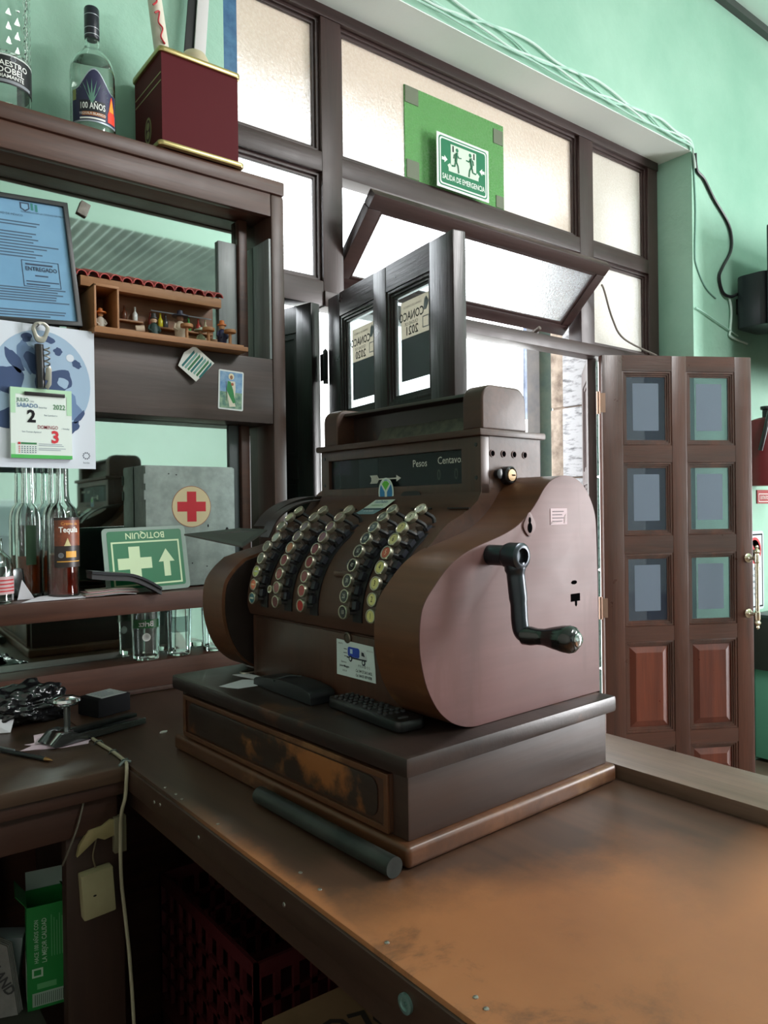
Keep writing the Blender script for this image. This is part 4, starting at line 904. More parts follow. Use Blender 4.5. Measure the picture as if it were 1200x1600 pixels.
# calendar board, day pad, opener (hung on a nail in the shelf edge)
cs = thing('calendar_board', 'white card with a round blue picture hanging from the middle shelf edge', 'calendar', (0.425, 1.7965, 1.65))
MCc = frameM((0, 0, 0), X, Z)
sheet(rect(-.125, .125, -.158, .160), MCc, .0012, flat('card_white', (206, 212, 222), 0.6), 'card', cs)
Md = lambda d: MCc @ Matrix.Translation((0, 0, d))
c1, c2, c3 = flat('pic_pale_blue', (150, 174, 198), 0.6), flat('pic_mid_blue', (96, 122, 158), 0.6), flat('pic_navy', (44, 66, 106), 0.6)
sheet(ell(0.01, .030, .105, .118, 48), Md(.0013), .0002, c1, 'picture_disc', cs)
random.seed(21)
def blob(cx, cy, rx, ry, m, d, rot=0, k=14, j=.18):
    P = []
    for i in range(k):
        a = 2*PI*i/k; s = 1+random.uniform(-j, j); x, y = rx*s*math.cos(a), ry*s*math.sin(a)
        P.append((cx+x*math.cos(rot)-y*math.sin(rot), cy+x*math.sin(rot)+y*math.cos(rot)))
    sheet([(p.x, p.y) for p in smoothpath([(x, y, 0) for x, y in P], 2, True)], Md(d), .0002, m, 'picture_shape', cs)
for cx, cy, rx, ry, m, d, ro in ((-.055, .03, .03, .034, c3, .0016, 0), (-.045, .075, .012, .03, c3, .0016, .5), (-.02, .085, .02, .035, c2, .0015, .3), (-.005, .07, .014, .03, c3, .0017, .6), (.045, .04, .030, .026, c3, .0016, 0), (.055, .035, .012, .012, c1, .0018, 0), (.015, .02, .016, .03, c3, .0017, .2), (.06, -.02, .03, .035, c2, .0015, .4), (-.055, -.05, .03, .02, c3, .0016, .3), (.045, .105, .009, .009, c3, .0016, 0), (.025, .13, .014, .008, c3, .0016, -.5), (-.02, .13, .012, .01, c3, .0016, .5), (.085, .08, .012, .008, c3, .0016, -.7), (.075, -.065, .018, .010, c3, .0016, .9), (.09, -.04, .018, .006, c3, .0016, .9), (.055, -.078, .014, .008, c3, .0016, .4), (-.09, .02, .016, .03, c2, .0015, 0), (-.03, -.02, .02, .02, c2, .0015, 0)):
    blob(cx, cy, rx, ry, m, d, ro)
sheet(ell(.071, .093, .0085, .0085, 18), Md(.0019), .0002, flat('card_white', (206, 212, 222), 0.6), 'picture_dot', cs)
for k in range(10):
    a = 2*PI*k/10; sheet(ell(.104+.007*math.cos(a), -.128+.007*math.sin(a), .0017, .0017, 8), Md(.0013), .0002, flat('ink_mark', (70, 80, 96), 0.6), 'mark', cs)
text('bestie', .006, flat('ink_mark', (70, 80, 96), 0.6), Md(.0014) @ Matrix.Translation((.104, -.144, 0)), cs)
pd = thing('day_calendar_pad', 'tear-off day pad showing 2 and 3 July 2022 on the white card', 'calendar', (0.432, 1.7835, 1.59))
sheet(rect(-.064, .063, -.078, .076), MCc @ Matrix.Translation((0, 0, -.011)), .0105, flat('pad_white', (216, 226, 220), 0.6), 'paper_block', pd)
pg = flat('pad_green', (132, 196, 140), 0.6); pg2 = flat('pad_green_pale', (176, 214, 180), 0.6)
Mp = lambda x=0, y=0, d=0: MCc @ Matrix.Translation((x, y, d))
sheet(rect(-.064, .063, .062, .076), Mp(), .0002, pg2, 'green_band', pd); sheet(rect(.052, .063, .02, .062), Mp(), .0002, pg2, 'green_band', pd); sheet(rect(-.064, -.054, .02, .062), Mp(), .0002, pg2, 'green_band', pd)
sheet(rect(-.064, .063, -.078, -.070), Mp(), .0003, flat('pad_green_strong', (70, 170, 80), 0.6), 'green_band', pd)
sheet(rect(-.064, -.055, -.070, -.046), Mp(), .0002, pg2, 'green_band', pd)
sl = flat('ink_slate', (70, 96, 116), 0.6)
text('JULIO', .0115, flat('ink_green', (52, 110, 84), 0.6), Mp(-.0515, .049), pd, 'LEFT', bold=.012, sx=.85); text('/ July', .005, sl, Mp(-.026, .047), pd, 'LEFT')
text('SÁBADO', .0125, flat('ink_blue', (60, 104, 150), 0.6), Mp(-.0515, .037), pd, 'LEFT', bold=.008, sx=.88); text('/ Saturday', .005, sl, Mp(-.010, .0345), pd, 'LEFT')
text('2022', .0155, flat('ink_green2', (46, 120, 70), 0.6), Mp(.036, .037), pd, bold=.01, sx=.85)
text('2', .037, M_blk, Mp(-.022, .013), pd, bold=.035, sx=.95)
text('DOMINGO', .0115, flat('ink_wine', (150, 40, 60), 0.6), Mp(-.010, -.009), pd, 'LEFT', bold=.004, sx=.76); text('/ Sunday', .005, sl, Mp(.0405, -.010), pd, 'LEFT')
text('3', .037, flat('ink_red', (200, 40, 52), 0.6), Mp(.027, -.031), pd, bold=.035, sx=.95)
text('San Lamberto', .005, sl, Mp(.018, .018), pd); text('San Tomás Apóstol', .005, sl, Mp(-.022, -.020), pd)
sheet(rect(-.050, -.045, -.048, -.043), Mp(), .0004, M_red, 'red_square', pd); sheet(rect(-.044, -.012, -.0475, -.0435), Mp(), .0004, flat('ink_green2', (46, 120, 70), 0.6), 'ink_bar', pd)
for j in range(4):
    for i in range(7): sheet(rect(-.0485+i*.0055, -.0460+i*.0055, -.0535-j*.0042, -.0515-j*.0042), Mp(), .0003, sl if i else M_red, 'date_mark', pd)
for y in (-.0465, -.050, -.056, -.0595): sheet(rect(-.008, .05-random.random()*.012, y, y+.0014), Mp(), .0003, flat('ink_pale', (150, 160, 170), 0.6), 'text_line', pd)
MB().box(-.036, .048, -.004, 0.0, .0595, .0675).build('metal_binder', flat('binder_metal', (60, 56, 58), 0.3, 0.7), pd, .001)
bo = thing('bottle_opener', 'black-handled corkscrew and bottle opener hanging over the white calendar', 'opener', (0.43, 1.781, 1.735))
MB().tube([(-.003, 0, .028), (0, 0, -.068)], [.0095, .0095], 12).build('handle', flat('opener_black', (26, 26, 28), 0.25), bo, .0, smooth=True)
ol = [(p.x, p.y) for p in smoothpath([(-.015, .050, 0), (-.018, .064, 0), (-.010, .076, 0), (.008, .078, 0), (.019, .068, 0), (.016, .052, 0), (.008, .034, 0), (-.008, .034, 0)], 4, True)]
il = [(x*.58, (y-.058)*.58+.061) for x, y in ol]; k = len(ol)
vs = [(x, yy, z) for yy in (-.003, .003) for P in (ol, il) for x, z in P]; fs = []
for i in range(k):
    j = (i+1) % k; fs += [(i, k+i, k+j, j), (2*k+i, 2*k+j, 3*k+j, 3*k+i), (i, j, 2*k+j, 2*k+i), (k+i, 3*k+i, 3*k+j, k+j)]
M_op = flat('opener_steel', (170, 164, 154), 0.28, 0.9)
MB().add(vs, fs).build('opener_head', M_op, bo, .0008)
MB().tube([(.013+.006*math.cos(t*.9), -.001+.006*math.sin(t*.9), .024-t*.0018) for t in range(26)], .0017, 6).build('corkscrew', M_op, bo, smooth=True)
MB().prism([(.008, -.024), (.016, -.018), (.020, -.026), (.019, -.060), (.012, -.072), (.006, -.066), (.012, -.052), (.006, -.050)], (0, -.012, 0), X, Z, (0, .004, 0)).build('lever_arm', M_op, bo, .0008)
tag(MB().lathe([(.0016, 0), (.0016, .05), (.003, .05), (.003, .0515), (0, .0515)], (.4275, 1.822, 1.8035), (0, -1, .08), 10).build('hook_nail', mn, smooth=True), 'steel nail holding the opener at the shelf edge', 'nail')
# cards stuck to the shelf front
sc = thing('saint_card', 'small upright prayer card of a robed saint in green on the shelf front', 'card', (0.909, 1.8215, 1.709), 0)
MS = frameM((0, 0, 0), Vector((1, 0, -.035)), Vector((.035, 0, 1)))
sheet(rrect(-.036, .036, -.052, .052, .004), MS, .0008, flat('card_edge_white', (226, 232, 232), 0.5), 'card', sc)
Q = lambda d: MS @ Matrix.Translation((0, 0, d))
sheet(rect(-.032, .032, -.005, .048), Q(.0009), .0002, speck('card_sky', (90, 140, 190), (150, 186, 214), 40), 'sky', sc)
sheet(rect(-.032, .032, -.048, -.005), Q(.0009), .0002, speck('card_land', (70, 120, 110), (150, 180, 150), 60), 'ground', sc)
sheet(ell(0, .036, .008, .0085, 18), Q(.0012), .0002, flat('halo', (236, 226, 190), 0.5), 'halo', sc)
sheet([(-.008, .024), (.011, .024), (.013, .005), (.010, -.030), (.014, -.042), (-.004, -.044), (-.009, -.02), (-.012, .006)], Q(.0013), .0002, flat('robe_white', (220, 214, 196), 0.5), 'robe', sc)
sheet([(-.010, .024), (-.002, .022), (.006, .000), (.013, -.032), (.006, -.034), (-.006, -.014), (-.013, .0)], Q(.0016), .0002, flat('robe_green', (34, 130, 66), 0.5), 'mantle', sc)
sheet(ell(0, .034, .0042, .0055, 14), Q(.0016), .0002, flat('face_tan', (150, 104, 76), 0.5), 'face', sc)
sheet(ell(0.003, .016, .004, .004, 12), Q(.0019), .0002, flat('medal', (170, 90, 50), 0.5), 'medal', sc)
sheet([(-.0155, .022), (-.0145, .022), (-.012, -.03), (-.013, -.03)], Q(.0016), .0002, flat('staff', (90, 66, 50), 0.5), 'staff', sc)
fc_ = thing('foil_card', 'crumpled green and white foil card tucked under the model cantina', 'card', (0.805, 1.808, 1.765))
MFc = frameM((0, -.004, 0), Vector((.82, -.1, -.5)), Vector((.5, -.2, .82)))
sheet([(-.034, -.030), (.024, -.038), (.036, .028), (-.028, .036), (-.040, .006)], MFc, .0008, M_wht, 'card', fc_)
for i in range(7):
    x = -.028+i*.0085
    sheet([(x, -.024), (x+.005, -.026), (x+.010, .020), (x+.005, .026)], MFc @ Matrix.Translation((0, 0, .0009)), .0002, flat('foil_teal_%d' % (i % 3), [(50, 120, 120), (130, 180, 170), (70, 130, 90)][i % 3], 0.35), 'print_stripe', fc_)
tag(MB().box(-.012, .012, -.004, .004, -.017, .017).build('tape_lump', speck('tape_grey', (120, 116, 108), (150, 146, 136), 60, rough=.6), None, .002), 'small grey lump of tape stuck on the upper mirror', 'tape')
_o = bpy.data.objects['tape_lump']; _o.location = (.565, 1.910, 2.135); _o.rotation_euler = (0, .35, 0)

# ================================================================== LOWER SHELF
LZ = 1.1985
fa = thing('first_aid_cabinet', 'grey painted metal first aid cabinet with a red cross disc', 'cabinet', (0.801, 1.838, LZ))
M_tin = speck('cabinet_grey', (128, 140, 136), (150, 162, 158), 22, .4, .62, 0.5, bumpk=.1)
MB().box(-.121, .121, .004, .074, .0005, .309).build('case', M_tin, fa, .002)
dd = MB().box(-.120, .121, -.003, .003, .003, .306).build('door', M_tin, fa, .0015)
for z in (.235, .275, .06): MB().lathe([(.003, -.012), (.003, .012)], (-.1215, .0, z), Z, 8).build('hinge', M_tin, dd, smooth=True)
MFa = frameM((0, -.003, 0), X, Z)
sheet(ell(.0, .205, .053, .053, 36), MFa, .0004, flat('disc_rim', (150, 84, 58), 0.5), 'disc_rim', dd)
sheet(ell(.0, .205, .0515, .0515, 36), MFa @ Matrix.Translation((0, 0, .0004)), .0003, flat('disc_cream', (206, 190, 152), 0.5), 'disc', dd)
cx, cy = .0, .205; a, b = .0125, .0385
sheet([(cx-a, cy-b), (cx+a, cy-b), (cx+a, cy-a), (cx+b, cy-a), (cx+b, cy+a), (cx+a, cy+a), (cx+a, cy+b), (cx-a, cy+b), (cx-a, cy+a), (cx-b, cy+a), (cx-b, cy-a), (cx-a, cy-a)], MFa @ Matrix.Translation((0, 0, .0007)), .0003, flat('cross_red', (190, 34, 48), 0.5), 'red_cross', dd)
sheet(ell(.098, .140, .005, .010, 12), MFa, .0004, M_blk, 'keyhole', dd); sheet(ell(.0445, .155, .002, .004, 10), MFa, .0004, M_blk, 'pit_mark', dd)
for x, z in ((-.06, .288), (-.04, .286), (.04, .05), (.0, .06)): sheet(ell(x, z, .002, .0015, 8), MFa, .0003, M_blk, 'pit_mark', dd)
sb = thing('botiquin_sign', 'green upside-down BOTIQUIN sign leaning on the grey cabinet', 'sign', (0.670, 1.785, LZ+.0015))
bs = Vector((0, .23, 1)).normalized()
MBs = frameM((0, 0, 0), Vector((1, 0, .02)), bs)
sheet(rrect(-.103, .103, 0, .158, .010), MBs, .0022, tinted('sign_border', (150, 170, 160), .75, .3), 'clear_border', sb)
sheet(rrect(-.092, .092, .010, .150, .006), MBs @ Matrix.Translation((0, 0, .0022)), .0004, flat('sign_green', (16, 106, 66), 0.4), 'green_plate', sb)
gl = flat('sign_glow', (196, 216, 176), 0.5)
MB().ring((-.084, .084, .016, .124), (-.080, .080, .020, .120), MBs @ Vector((0, 0, .0026)), MBs.to_3x3()@X, MBs.to_3x3()@Y, MBs.to_3x3()@(Z*.0004)).build('border_line', gl, sb)
SGN = MBs @ Matrix.Translation((0, 0, .0026))
text('BOTIQUIN', .0215, gl, SGN @ Matrix.Translation((0, .138, 0)) @ Matrix.Rotation(PI, 4, 'Z'), sb, sx=.95, bold=.015)
a, b = .0135, .041; cx, cy = -.030, .070
sheet([(cx-a, cy-b), (cx+a, cy-b), (cx+a, cy-a), (cx+b, cy-a), (cx+b, cy+a), (cx+a, cy+a), (cx+a, cy+b), (cx-a, cy+b), (cx-a, cy+a), (cx-b, cy+a), (cx-b, cy-a), (cx-a, cy-a)], SGN, .0004, gl, 'cross', sb)
sheet([(.040, .034), (.056, .034), (.056, .070), (.068, .070), (.048, .102), (.028, .070), (.040, .070)], SGN, .0004, gl, 'arrow', sb)
# bottles of reposado
def flask(name, lab, x, y, r, H, fill, liq, extra=None):
    b = thing(name, lab, 'bottle', (x, y, LZ+.0005))
    P = [(r*.92, 0), (r, .005), (r, H*.52), (r*.96, H*.565), (r*.80, H*.61), (r*.50, H*.645), (.0145, H*.68), (.0135, H*.74), (.013, H*.95), (.0155, H*.955), (.0155, H*.985), (.013, H)]
    MB().lathe(shell(P, .0028), seg=32).build('glass_body', G_clear, b, smooth=True)
    MB().lathe([(0, .008), (r-.0036, .009), (r-.0036, fill), (0, fill)], seg=28).build('liquor', liq, b, smooth=True)
    return b
amber = glass('amber_liquor', (190, 84, 26), 1.36, 0, .6); dkred = glass('dark_liquor', (150, 44, 24), 1.36, 0, .6)
f1 = flask('tequila_bottle', 'amber bottle with a dark brown picture label, front of the lower shelf bottles', .480, 1.813, .034, .335, .098, dkred)
r = .034; FF = .16
arc_label(f1, r+.0005, .070, .182, .98, flat('label_brown', (44, 36, 34), 0.4), 'label', (0, 0, 0), FF)
arc_label(f1, r+.0009, .118, .176, .95, speck('label_agave', (150, 78, 48), (92, 50, 36), 30, rough=.4), 'label_picture', (0, 0, 0), FF)
text('Crema de', .0095, flat('label_orange', (226, 160, 80), .5), around((0, 0, 0), r, FF, .168), f1, wrap=r+.0012)
text('Tequila', .0175, M_wht, around((0, 0, 0), r, FF-.05, .154), f1, wrap=r+.0014, bold=.02, sx=.85)
arc_label(f1, r+.0012, .118, .136, .20, flat('label_pale', (200, 190, 140), .5), 'label_agave', (0, 0, 0), FF-.15, lambda s: max(.1, 1-abs(s)))
arc_label(f1, r+.0010, .092, .106, .35, flat('label_gold', (220, 160, 60), .5), 'label_crest', (0, 0, 0), FF+.1)
MB().lathe([(.006, 0), (.006, .0004), (.0045, .0004), (.0045, 0)], Vector(((r+.001)*math.sin(FF-.55), -(r+.001)*math.cos(FF-.55), .097)), (math.sin(FF-.55), -math.cos(FF-.55), 0), 14).build('label_seal', M_grey, f1)
arc_label(f1, r+.0010, .082, .084, .8, flat('label_gold', (220, 160, 60), .5), 'label_line', (0, 0, 0), FF)
f2 = flask('tequila_bottle', 'amber bottle without a visible label, directly behind the brown-labelled one', .480, 1.882, .027, .335, .105, amber)
f3 = flask('tequila_bottle', 'amber bottle with a narrow green label, left of the brown-labelled one', .422, 1.882, .027, .335, .095, amber)
arc_label(f3, .0275, .075, .165, .40, flat('label_green_dark', (52, 82, 58), .5), 'label', (0, 0, 0), .0)
f4 = thing('small_bottle', 'small round clear bottle with a pale pink label at the shelf edge, left', 'bottle', (.338, 1.80, LZ+.0005))
MB().lathe(shell([(.030, 0), (.034, .005), (.034, .075), (.030, .095), (.018, .108), (.013, .115), (.013, .14)], .0028), seg=30).build('glass_body', G_clear, f4, smooth=True)
arc_label(f4, .0344, .020, .058, 1.3, flat('label_pink', (196, 166, 168), .5), 'label', (0, 0, 0), .4)
for z in (.050, .042, .034, .027): arc_label(f4, .0349, z-.0015, z+.0015, .6, M_red, 'label_print', (0, 0, 0), .5)
tn = thing('round_tin', 'shiny round tin lid leaning behind the small bottle', 'lid', (.392, 1.868, LZ+.0345))
MB().lathe([(.034, 0), (.034, .010), (.031, .012), (0, .012)], (0, 0, 0), (.35, -1, .12), 28).build('lid', flat('tin_grey', (150, 156, 158), .25, .9), tn, smooth=True)
tag(MB().prism([(-.075, 0), (.06, .004), (.075, .045), (.015, .062), (-.03, .045)], (.455, 1.762, LZ+.0006), X, (0, 1, .12), (0, 0, .0006)).build('napkin', M_white), 'white paper napkin under the bottles on the lower shelf edge', 'napkin')
tag(MB().add([(.385, 1.825, LZ+.001), (.420, 1.82, LZ+.001), (.405, 1.845, LZ+.001), (.396, 1.83, LZ+.045)], [(0, 2, 1), (0, 1, 3), (1, 2, 3), (2, 0, 3)]).build('paper_scrap', M_white), 'folded white paper scrap between the small bottle and the amber bottles', 'paper')
nsx = thing('leaflet_stack', 'small stack of curled newspapers and leaflets on the lower shelf', 'papers', (.575, 1.785, LZ))
random.seed(9)
for i in range(6):
    w, h = .056+random.uniform(-.006, .006), .026+random.uniform(-.004, .004); rz = random.uniform(-.2, .2)
    z = .001+i*.0024
    pts = smoothpath([(-w, 0, 0), (-w*.4, 0, .001), (w*.3, 0, .0035), (w, 0, .0005)], 3)
    P = [(p.x, p.z) for p in pts]; P = P+[(x, zz+.0012) for x, zz in P[::-1]]
    o = MB().prism(P, (0, -h, z), X, Z, (0, 2*h, 0)).build('leaflet', flat(['paper_grey', 'paper_pink2', 'paper_cream'][i % 3], [(176, 176, 176), (190, 150, 150), (196, 190, 176)][i % 3], .7), nsx); o.rotation_euler = (0, 0, rz)
wf_ = thing('black_folder', 'thin black folder resting across the leaflets in front of the green sign', 'folder', (.592, 1.768, LZ+.02))
P = [(p.x, p.y) for p in smoothpath([(-.072, .036, 0), (-.03, .030, 0), (.02, .024, 0), (.06, .006, 0), (.088, -.012, 0)], 4)]
MB().prism(P+[(x, z+.006) for x, z in P[::-1]], (0, -.036, 0), X, Z, (0, .048, 0)).build('cover', flat('folder_black', (40, 42, 46), .4), wf_)
MB().prism([(x, z-.012) for x, z in P]+[(x, z-.0005) for x, z in P[::-1]], (0, -.032, 0), X, Z, (0, .040, 0)).build('pages', flat('folder_pages', (50, 50, 52), .6), wf_)
tag(MB().prism(rect(-.010, .010, -.003, .003), (.945, 1.85, LZ+.065), X, Z, (0, .001, 0)).build('white_tag', M_white), 'short white paper strip at the right edge of the first aid cabinet', 'paper')
# beer glasses standing in the bottom recess
def tumbler(lab, x, y, r, h):
    g = thing('beer_glass', lab, 'glass', (x, y, 1.0245))
    MB().lathe([(0, 0), (r*.86, 0), (r*.88, .003), (r, h), (r-.002, h), (r*.86-.001, .010), (0, .010)], seg=28).build('glass_body', G_clear, g, smooth=True)
    return g
g1 = tumbler('tall beer glass with a green printed band under the lower shelf', .688, 1.866, .036, .126)
arc_label(g1, .0357, .080, .101, 1.0, flat('glass_green', (40, 110, 60), .4), 'green_band', (0, 0, 0), -.3)
text('Britz', .019, M_wht, around((0, 0, 0), .0360, -.3, .0905), g1, wrap=.0368, mirror=True, bold=.02)
MB().lathe([(.010, 0), (.010, .0006), (.0075, .0006), (.0075, 0)], Vector((.0352*math.sin(-.3), -.0352*math.cos(-.3), .058)), (math.sin(-.3), -math.cos(-.3), 0), 16).build('round_mark', M_wht, g1)
g2 = tumbler('tall beer glass with a faint printed panel, second under the lower shelf', .775, 1.866, .032, .124)
arc_label(g2, .0315, .06, .10, .7, tinted('faint_print', (120, 130, 128), .3), 'faint_print', (0, 0, 0), -.3)
g3 = tumbler('short beer glass half hidden behind the register drum', .872, 1.866, .032, .115)

# ================================================================== ON THE REGISTER'S BASE AND THE COUNTER
def onreg(o):   # thing placed in register coordinates, kept top-level
    o.matrix_world = Matrix.Translation((0.581, 0.709, CT)) @ Matrix.Rotation(math.radians(2.74), 4, 'Z') @ o.matrix_basis; return o
BW = 0.1384
rm = thing('remote_control', 'black television remote control lying on the register base beside the right drum', 'remote', (.0865, .166, BW+.0008), math.radians(-5))
MB().prism(rrect(-.0245, .0245, -.092, .092, .010), (0, 0, 0), X, Y, (0, 0, .0155)).build('body', flat('remote_black', (28, 28, 30), .3), rm, .004, 2)
kb = []
for j in range(11):
    for i in range(4):
        if j in (5, 8) and i in (0, 3): continue
        kb.append((-.0155+i*.0103, .078-j*.0128))
b0 = None
for (x, y) in kb:
    if b0 is None:
        b0 = MB().lathe([(.0036, 0), (.0036, .0016), (.0026, .0024), (0, .0025)], (0, 0, 0), Z, 10).build('button', flat('remote_button', (54, 54, 58), .3), rm, smooth=True); b0.location = (x, y, .0155)
    else:
        c = b0.copy(); COL.objects.link(c); c.parent = rm; c.location = (x, y, .0155)
MB().prism(rrect(-.012, .004, -.079, -.073, .0028), (0, 0, .0155), X, Y, (0, 0, .0006)).build('maker_plate', flat('remote_plate', (90, 92, 96), .3), rm)
onreg(rm)
gc = thing('eyeglass_case', 'soft black eyeglass case lying in front of the register keys', 'case', (.082, .372, BW+.0008), math.radians(-3))
P = [(p.x, p.y) for p in smoothpath([(-.092, .002, 0), (-.085, .014, 0), (-.03, .021, 0), (.03, .024, 0), (.085, .019, 0), (.094, .004, 0)], 5)]
MB().prism([(-.094, 0)]+P+[(.095, 0)], (-.023, 0, 0), (0, -1, 0), Z, (.046, 0, 0)).build('body', flat('case_black', (25, 26, 30), .42), gc, .006, 2, smooth=True)
MB().tube(smoothpath([(-.0245, .02, .019), (-.0, .012, .0245), (.018, .0, .0235)], 5), .0018, 6).build('flap_edge', flat('case_edge', (48, 50, 54), .4), gc, smooth=True)
onreg(gc)
pp = tag(MB().prism([(-.045, -.02), (.008, -.032), (.03, -.005), (.004, .028), (-.03, .02)], (.060, .478, BW+.0008), (1, 0, .03), (0, -1, .01), (0, 0, .0008)).build('paper_scrap', M_white), 'torn white paper scrap curling on the left end of the register base', 'paper'); onreg(pp)
pp = tag(MB().prism([(-.012, -.045), (.012, -.03), (.016, .03), (-.004, .028)], (.088, .515, BW+.0016), (1, 0, .01), (0, -1, .02), (0, 0, .0008)).build('paper_scrap', M_white), 'thin pointed white paper sliver beside the torn scrap on the register base', 'paper'); onreg(pp)
cl = tag(MB().tube(smoothpath([(-.02, 0, 0), (-.015, .008, 0), (.02, .009, 0), (.024, 0, 0), (.02, -.008, 0), (-.015, -.009, 0), (-.02, 0, 0)], 5), .0022, 6).build('steel_clip', M_op), 'small steel clip under the left drum of the register', 'clip'); cl.location = (.112, .555, BW+.0026); onreg(cl)
pb = tag(MB().prism(rect(-.02, .022, -.014, .014), (.155, .60, BW+.0008), X, Y, (0, 0, .0006)).build('paper_scrap', M_white), 'small white paper slip behind the steel clip on the register base', 'paper'); onreg(pb)
# delivery card stuck on the front board
dc = thing('delivery_card', 'white delivery card with a blue tank truck stuck on the register front', 'card', (.107, .2335, .2065))
MD = frameM((0, 0, 0), -Y, Z)
sheet([(-.047, -.026), (.049, -.026), (.048, -.007), (.044, .028), (-.047, .030)], MD, .0007, flat('card_mint', (208, 224, 222), .6), 'card', dc)
D = lambda d=.0008: MD @ Matrix.Translation((0, 0, d))
bl = flat('truck_blue', (44, 74, 176), .5); dk = flat('truck_ink', (40, 44, 56), .6)
sheet(rrect(-.018, .011, .006, .021, .004), D(), .0003, bl, 'truck_tank', dc)
sheet(rect(-.012, -.006, .011, .018), D(.0011), .0002, flat('tank_pale', (176, 200, 226), .5), 'tank_mark', dc)
sheet([(.011, .006), (.029, .004), (.029, .010), (.024, .018), (.014, .019), (.011, .015)], D(), .0003, flat('truck_cab', (196, 206, 208), .5), 'truck_cab', dc)
sheet([(.016, .011), (.024, .010), (.0215, .016), (.016, .0165)], D(.0011), .0002, dk, 'truck_window', dc)
for x, y in ((-.011, .003), (.021, .001)):
    sheet(ell(x, y, .0042, .0048, 16), D(.0011), .0002, dk, 'truck_wheel', dc); sheet(ell(x, y, .002, .0024, 12), D(.0014), .0002, flat('card_mint', (208, 224, 222), .6), 'wheel_hub', dc)
sheet(rect(-.020, .028, .0035, .0058), D(.0012), .0002, dk, 'truck_chassis', dc)
for y, l in ((.016, .008), (.010, .009), (.005, .007)): sheet(rect(-.020-l, -.020, y, y+.001), D(), .0002, dk, 'speed_line', dc)
text('P E D I D O S', .0052, dk, D() @ Matrix.Translation((.022, -.0055, 0)), dc, sx=.95)
text('Cel. 044 55 2615 6422', .0062, dk, D() @ Matrix.Translation((.021, -.0135, 0)), dc, sx=.68, bold=.01)
text('Cel. 044 55 1879 8788', .0062, dk, D() @ Matrix.Translation((.021, -.0205, 0)), dc, sx=.68, bold=.01)
text('Servicio', .0042, dk, D() @ Matrix.Translation((-.028, -.004, 0)), dc); text('Javier Malagón', .0052, dk, D() @ Matrix.Translation((-.027, -.0105, 0)), dc, sx=.8, bold=.01); text('AGUA', .004, dk, D() @ Matrix.Translation((-.026, -.0175, 0)), dc)
text('GRUPO', .0036, dk, D() @ Matrix.Translation((-.036, .024, 0)), dc); text('SERVICIOS', .0034, M_grey, D() @ Matrix.Translation((.036, .020, 0)), dc)
onreg(dc)
sp = thing('pharmacy_sticker', 'oval blue and green pharmacy sticker on the register above the keys', 'sticker', (.2688, .344, .470))
MP = frameM((0, 0, 0), -Y, Z); E_ = lambda d: MP @ Matrix.Translation((0, 0, d))
sheet(ell(0, 0, .0205, .0265, 32), E_(0.0), .0004, flat('sticker_white', (214, 226, 214), .4), 'oval', sp)
sheet(ell(0, 0, .0172, .0230, 32), E_(.0004), .0002, flat('sticker_blue', (44, 124, 178), .4), 'blue_field', sp)
sheet([(-.0135, .0145), (-.006, .0215), (.006, .0215), (.0135, .0145), (.003, .001), (.003, -.008), (.0095, -.0195), (0, -.0228), (-.0095, -.0195), (-.003, -.008), (-.003, .001)], E_(.0007), .0002, flat('sticker_white', (214, 226, 214), .4), 'hourglass', sp)
sheet([(-.010, .0155), (-.004, .0205), (.004, .0205), (.010, .0155), (0, .0040)], E_(.0010), .0002, flat('sticker_green', (96, 190, 60), .4), 'green_cup', sp)
sheet([(0, -.008), (.0065, -.0205), (-.0065, -.0205)], E_(.0010), .0002, flat('sticker_leaf', (130, 186, 110), .4), 'green_foot', sp)
# the lower flaps follow the slope of the case
MSl = frameM((-.0215, 0, -.0245), -Y, Vector((.80, 0, .60)))
sheet([(-.030, -.012), (.026, -.012), (.033, .012), (-.020, .012)], MSl @ Matrix.Translation((0, .006, .0006)), .0004, flat('sticker_white', (214, 226, 214), .4), 'name_flap', sp)
text('SanPablo', .0105, flat('sticker_ink', (60, 110, 150), .5), MSl @ Matrix.Translation((.003, .011, .0012)), sp, sx=.95); text('FARMACIA', .006, flat('sticker_ink2', (90, 160, 90), .5), MSl @ Matrix.Translation((.0, .001, .0012)), sp, sx=1.1)
sheet([(-.044, -.012), (.012, -.012), (.024, .006), (-.030, .006)], MSl @ Matrix.Translation((0, -.012, .0004)), .0004, flat('sticker_grey_blue', (120, 148, 160), .4), 'lower_flap', sp)
text('a tu lado', .0075, M_wht, MSl @ Matrix.Translation((-.008, -.0145, .0010)), sp)
onreg(sp)
tag(MB().tube([(.5453, 1.016, .9632), (.5573, .706, .9632)], .0126, 18).build('iron_bar', speck('bar_grey_green', (46, 50, 48), (70, 72, 68), 14, rough=.4, metal=.5), smooth=True), 'round grey iron bar lying along the register front', 'bar')

# ------------------------------------------------------------------ left counter clutter
pk = thing('plunger_stapler', 'old chrome plunger stapler with a round press knob on the left counter', 'stapler', (.470, 1.545, CT+.0016))
d_ = Vector((.172, .050, 0)).normalized(); s_ = Vector((-d_.y, d_.x, 0))
Mst = frameM((0, 0, 0), d_, s_)
def spart(n_, x0, x1, y0, y1, z0, z1, m, bv=.002): return MB().box(x0, x1, y0, y1, z0, z1).build(n_, m, pk, bv, M=Mst)
M_steel = flat('stapler_steel', (120, 126, 126), .25, .9); M_steeld = flat('stapler_dark', (58, 62, 62), .3, .7)
spart('base', -.085, .095, -.022, .022, .001, .010, M_steeld)
MB().prism([(-.105, .001), (.095, .001), (.095, .012), (-.055, .016), (-.070, .024), (-.092, .022), (-.112, .006)], (0, -.026, 0), X, Z, (0, .008, 0)).build('side_rail', M_steel, pk, .001, M=Mst)
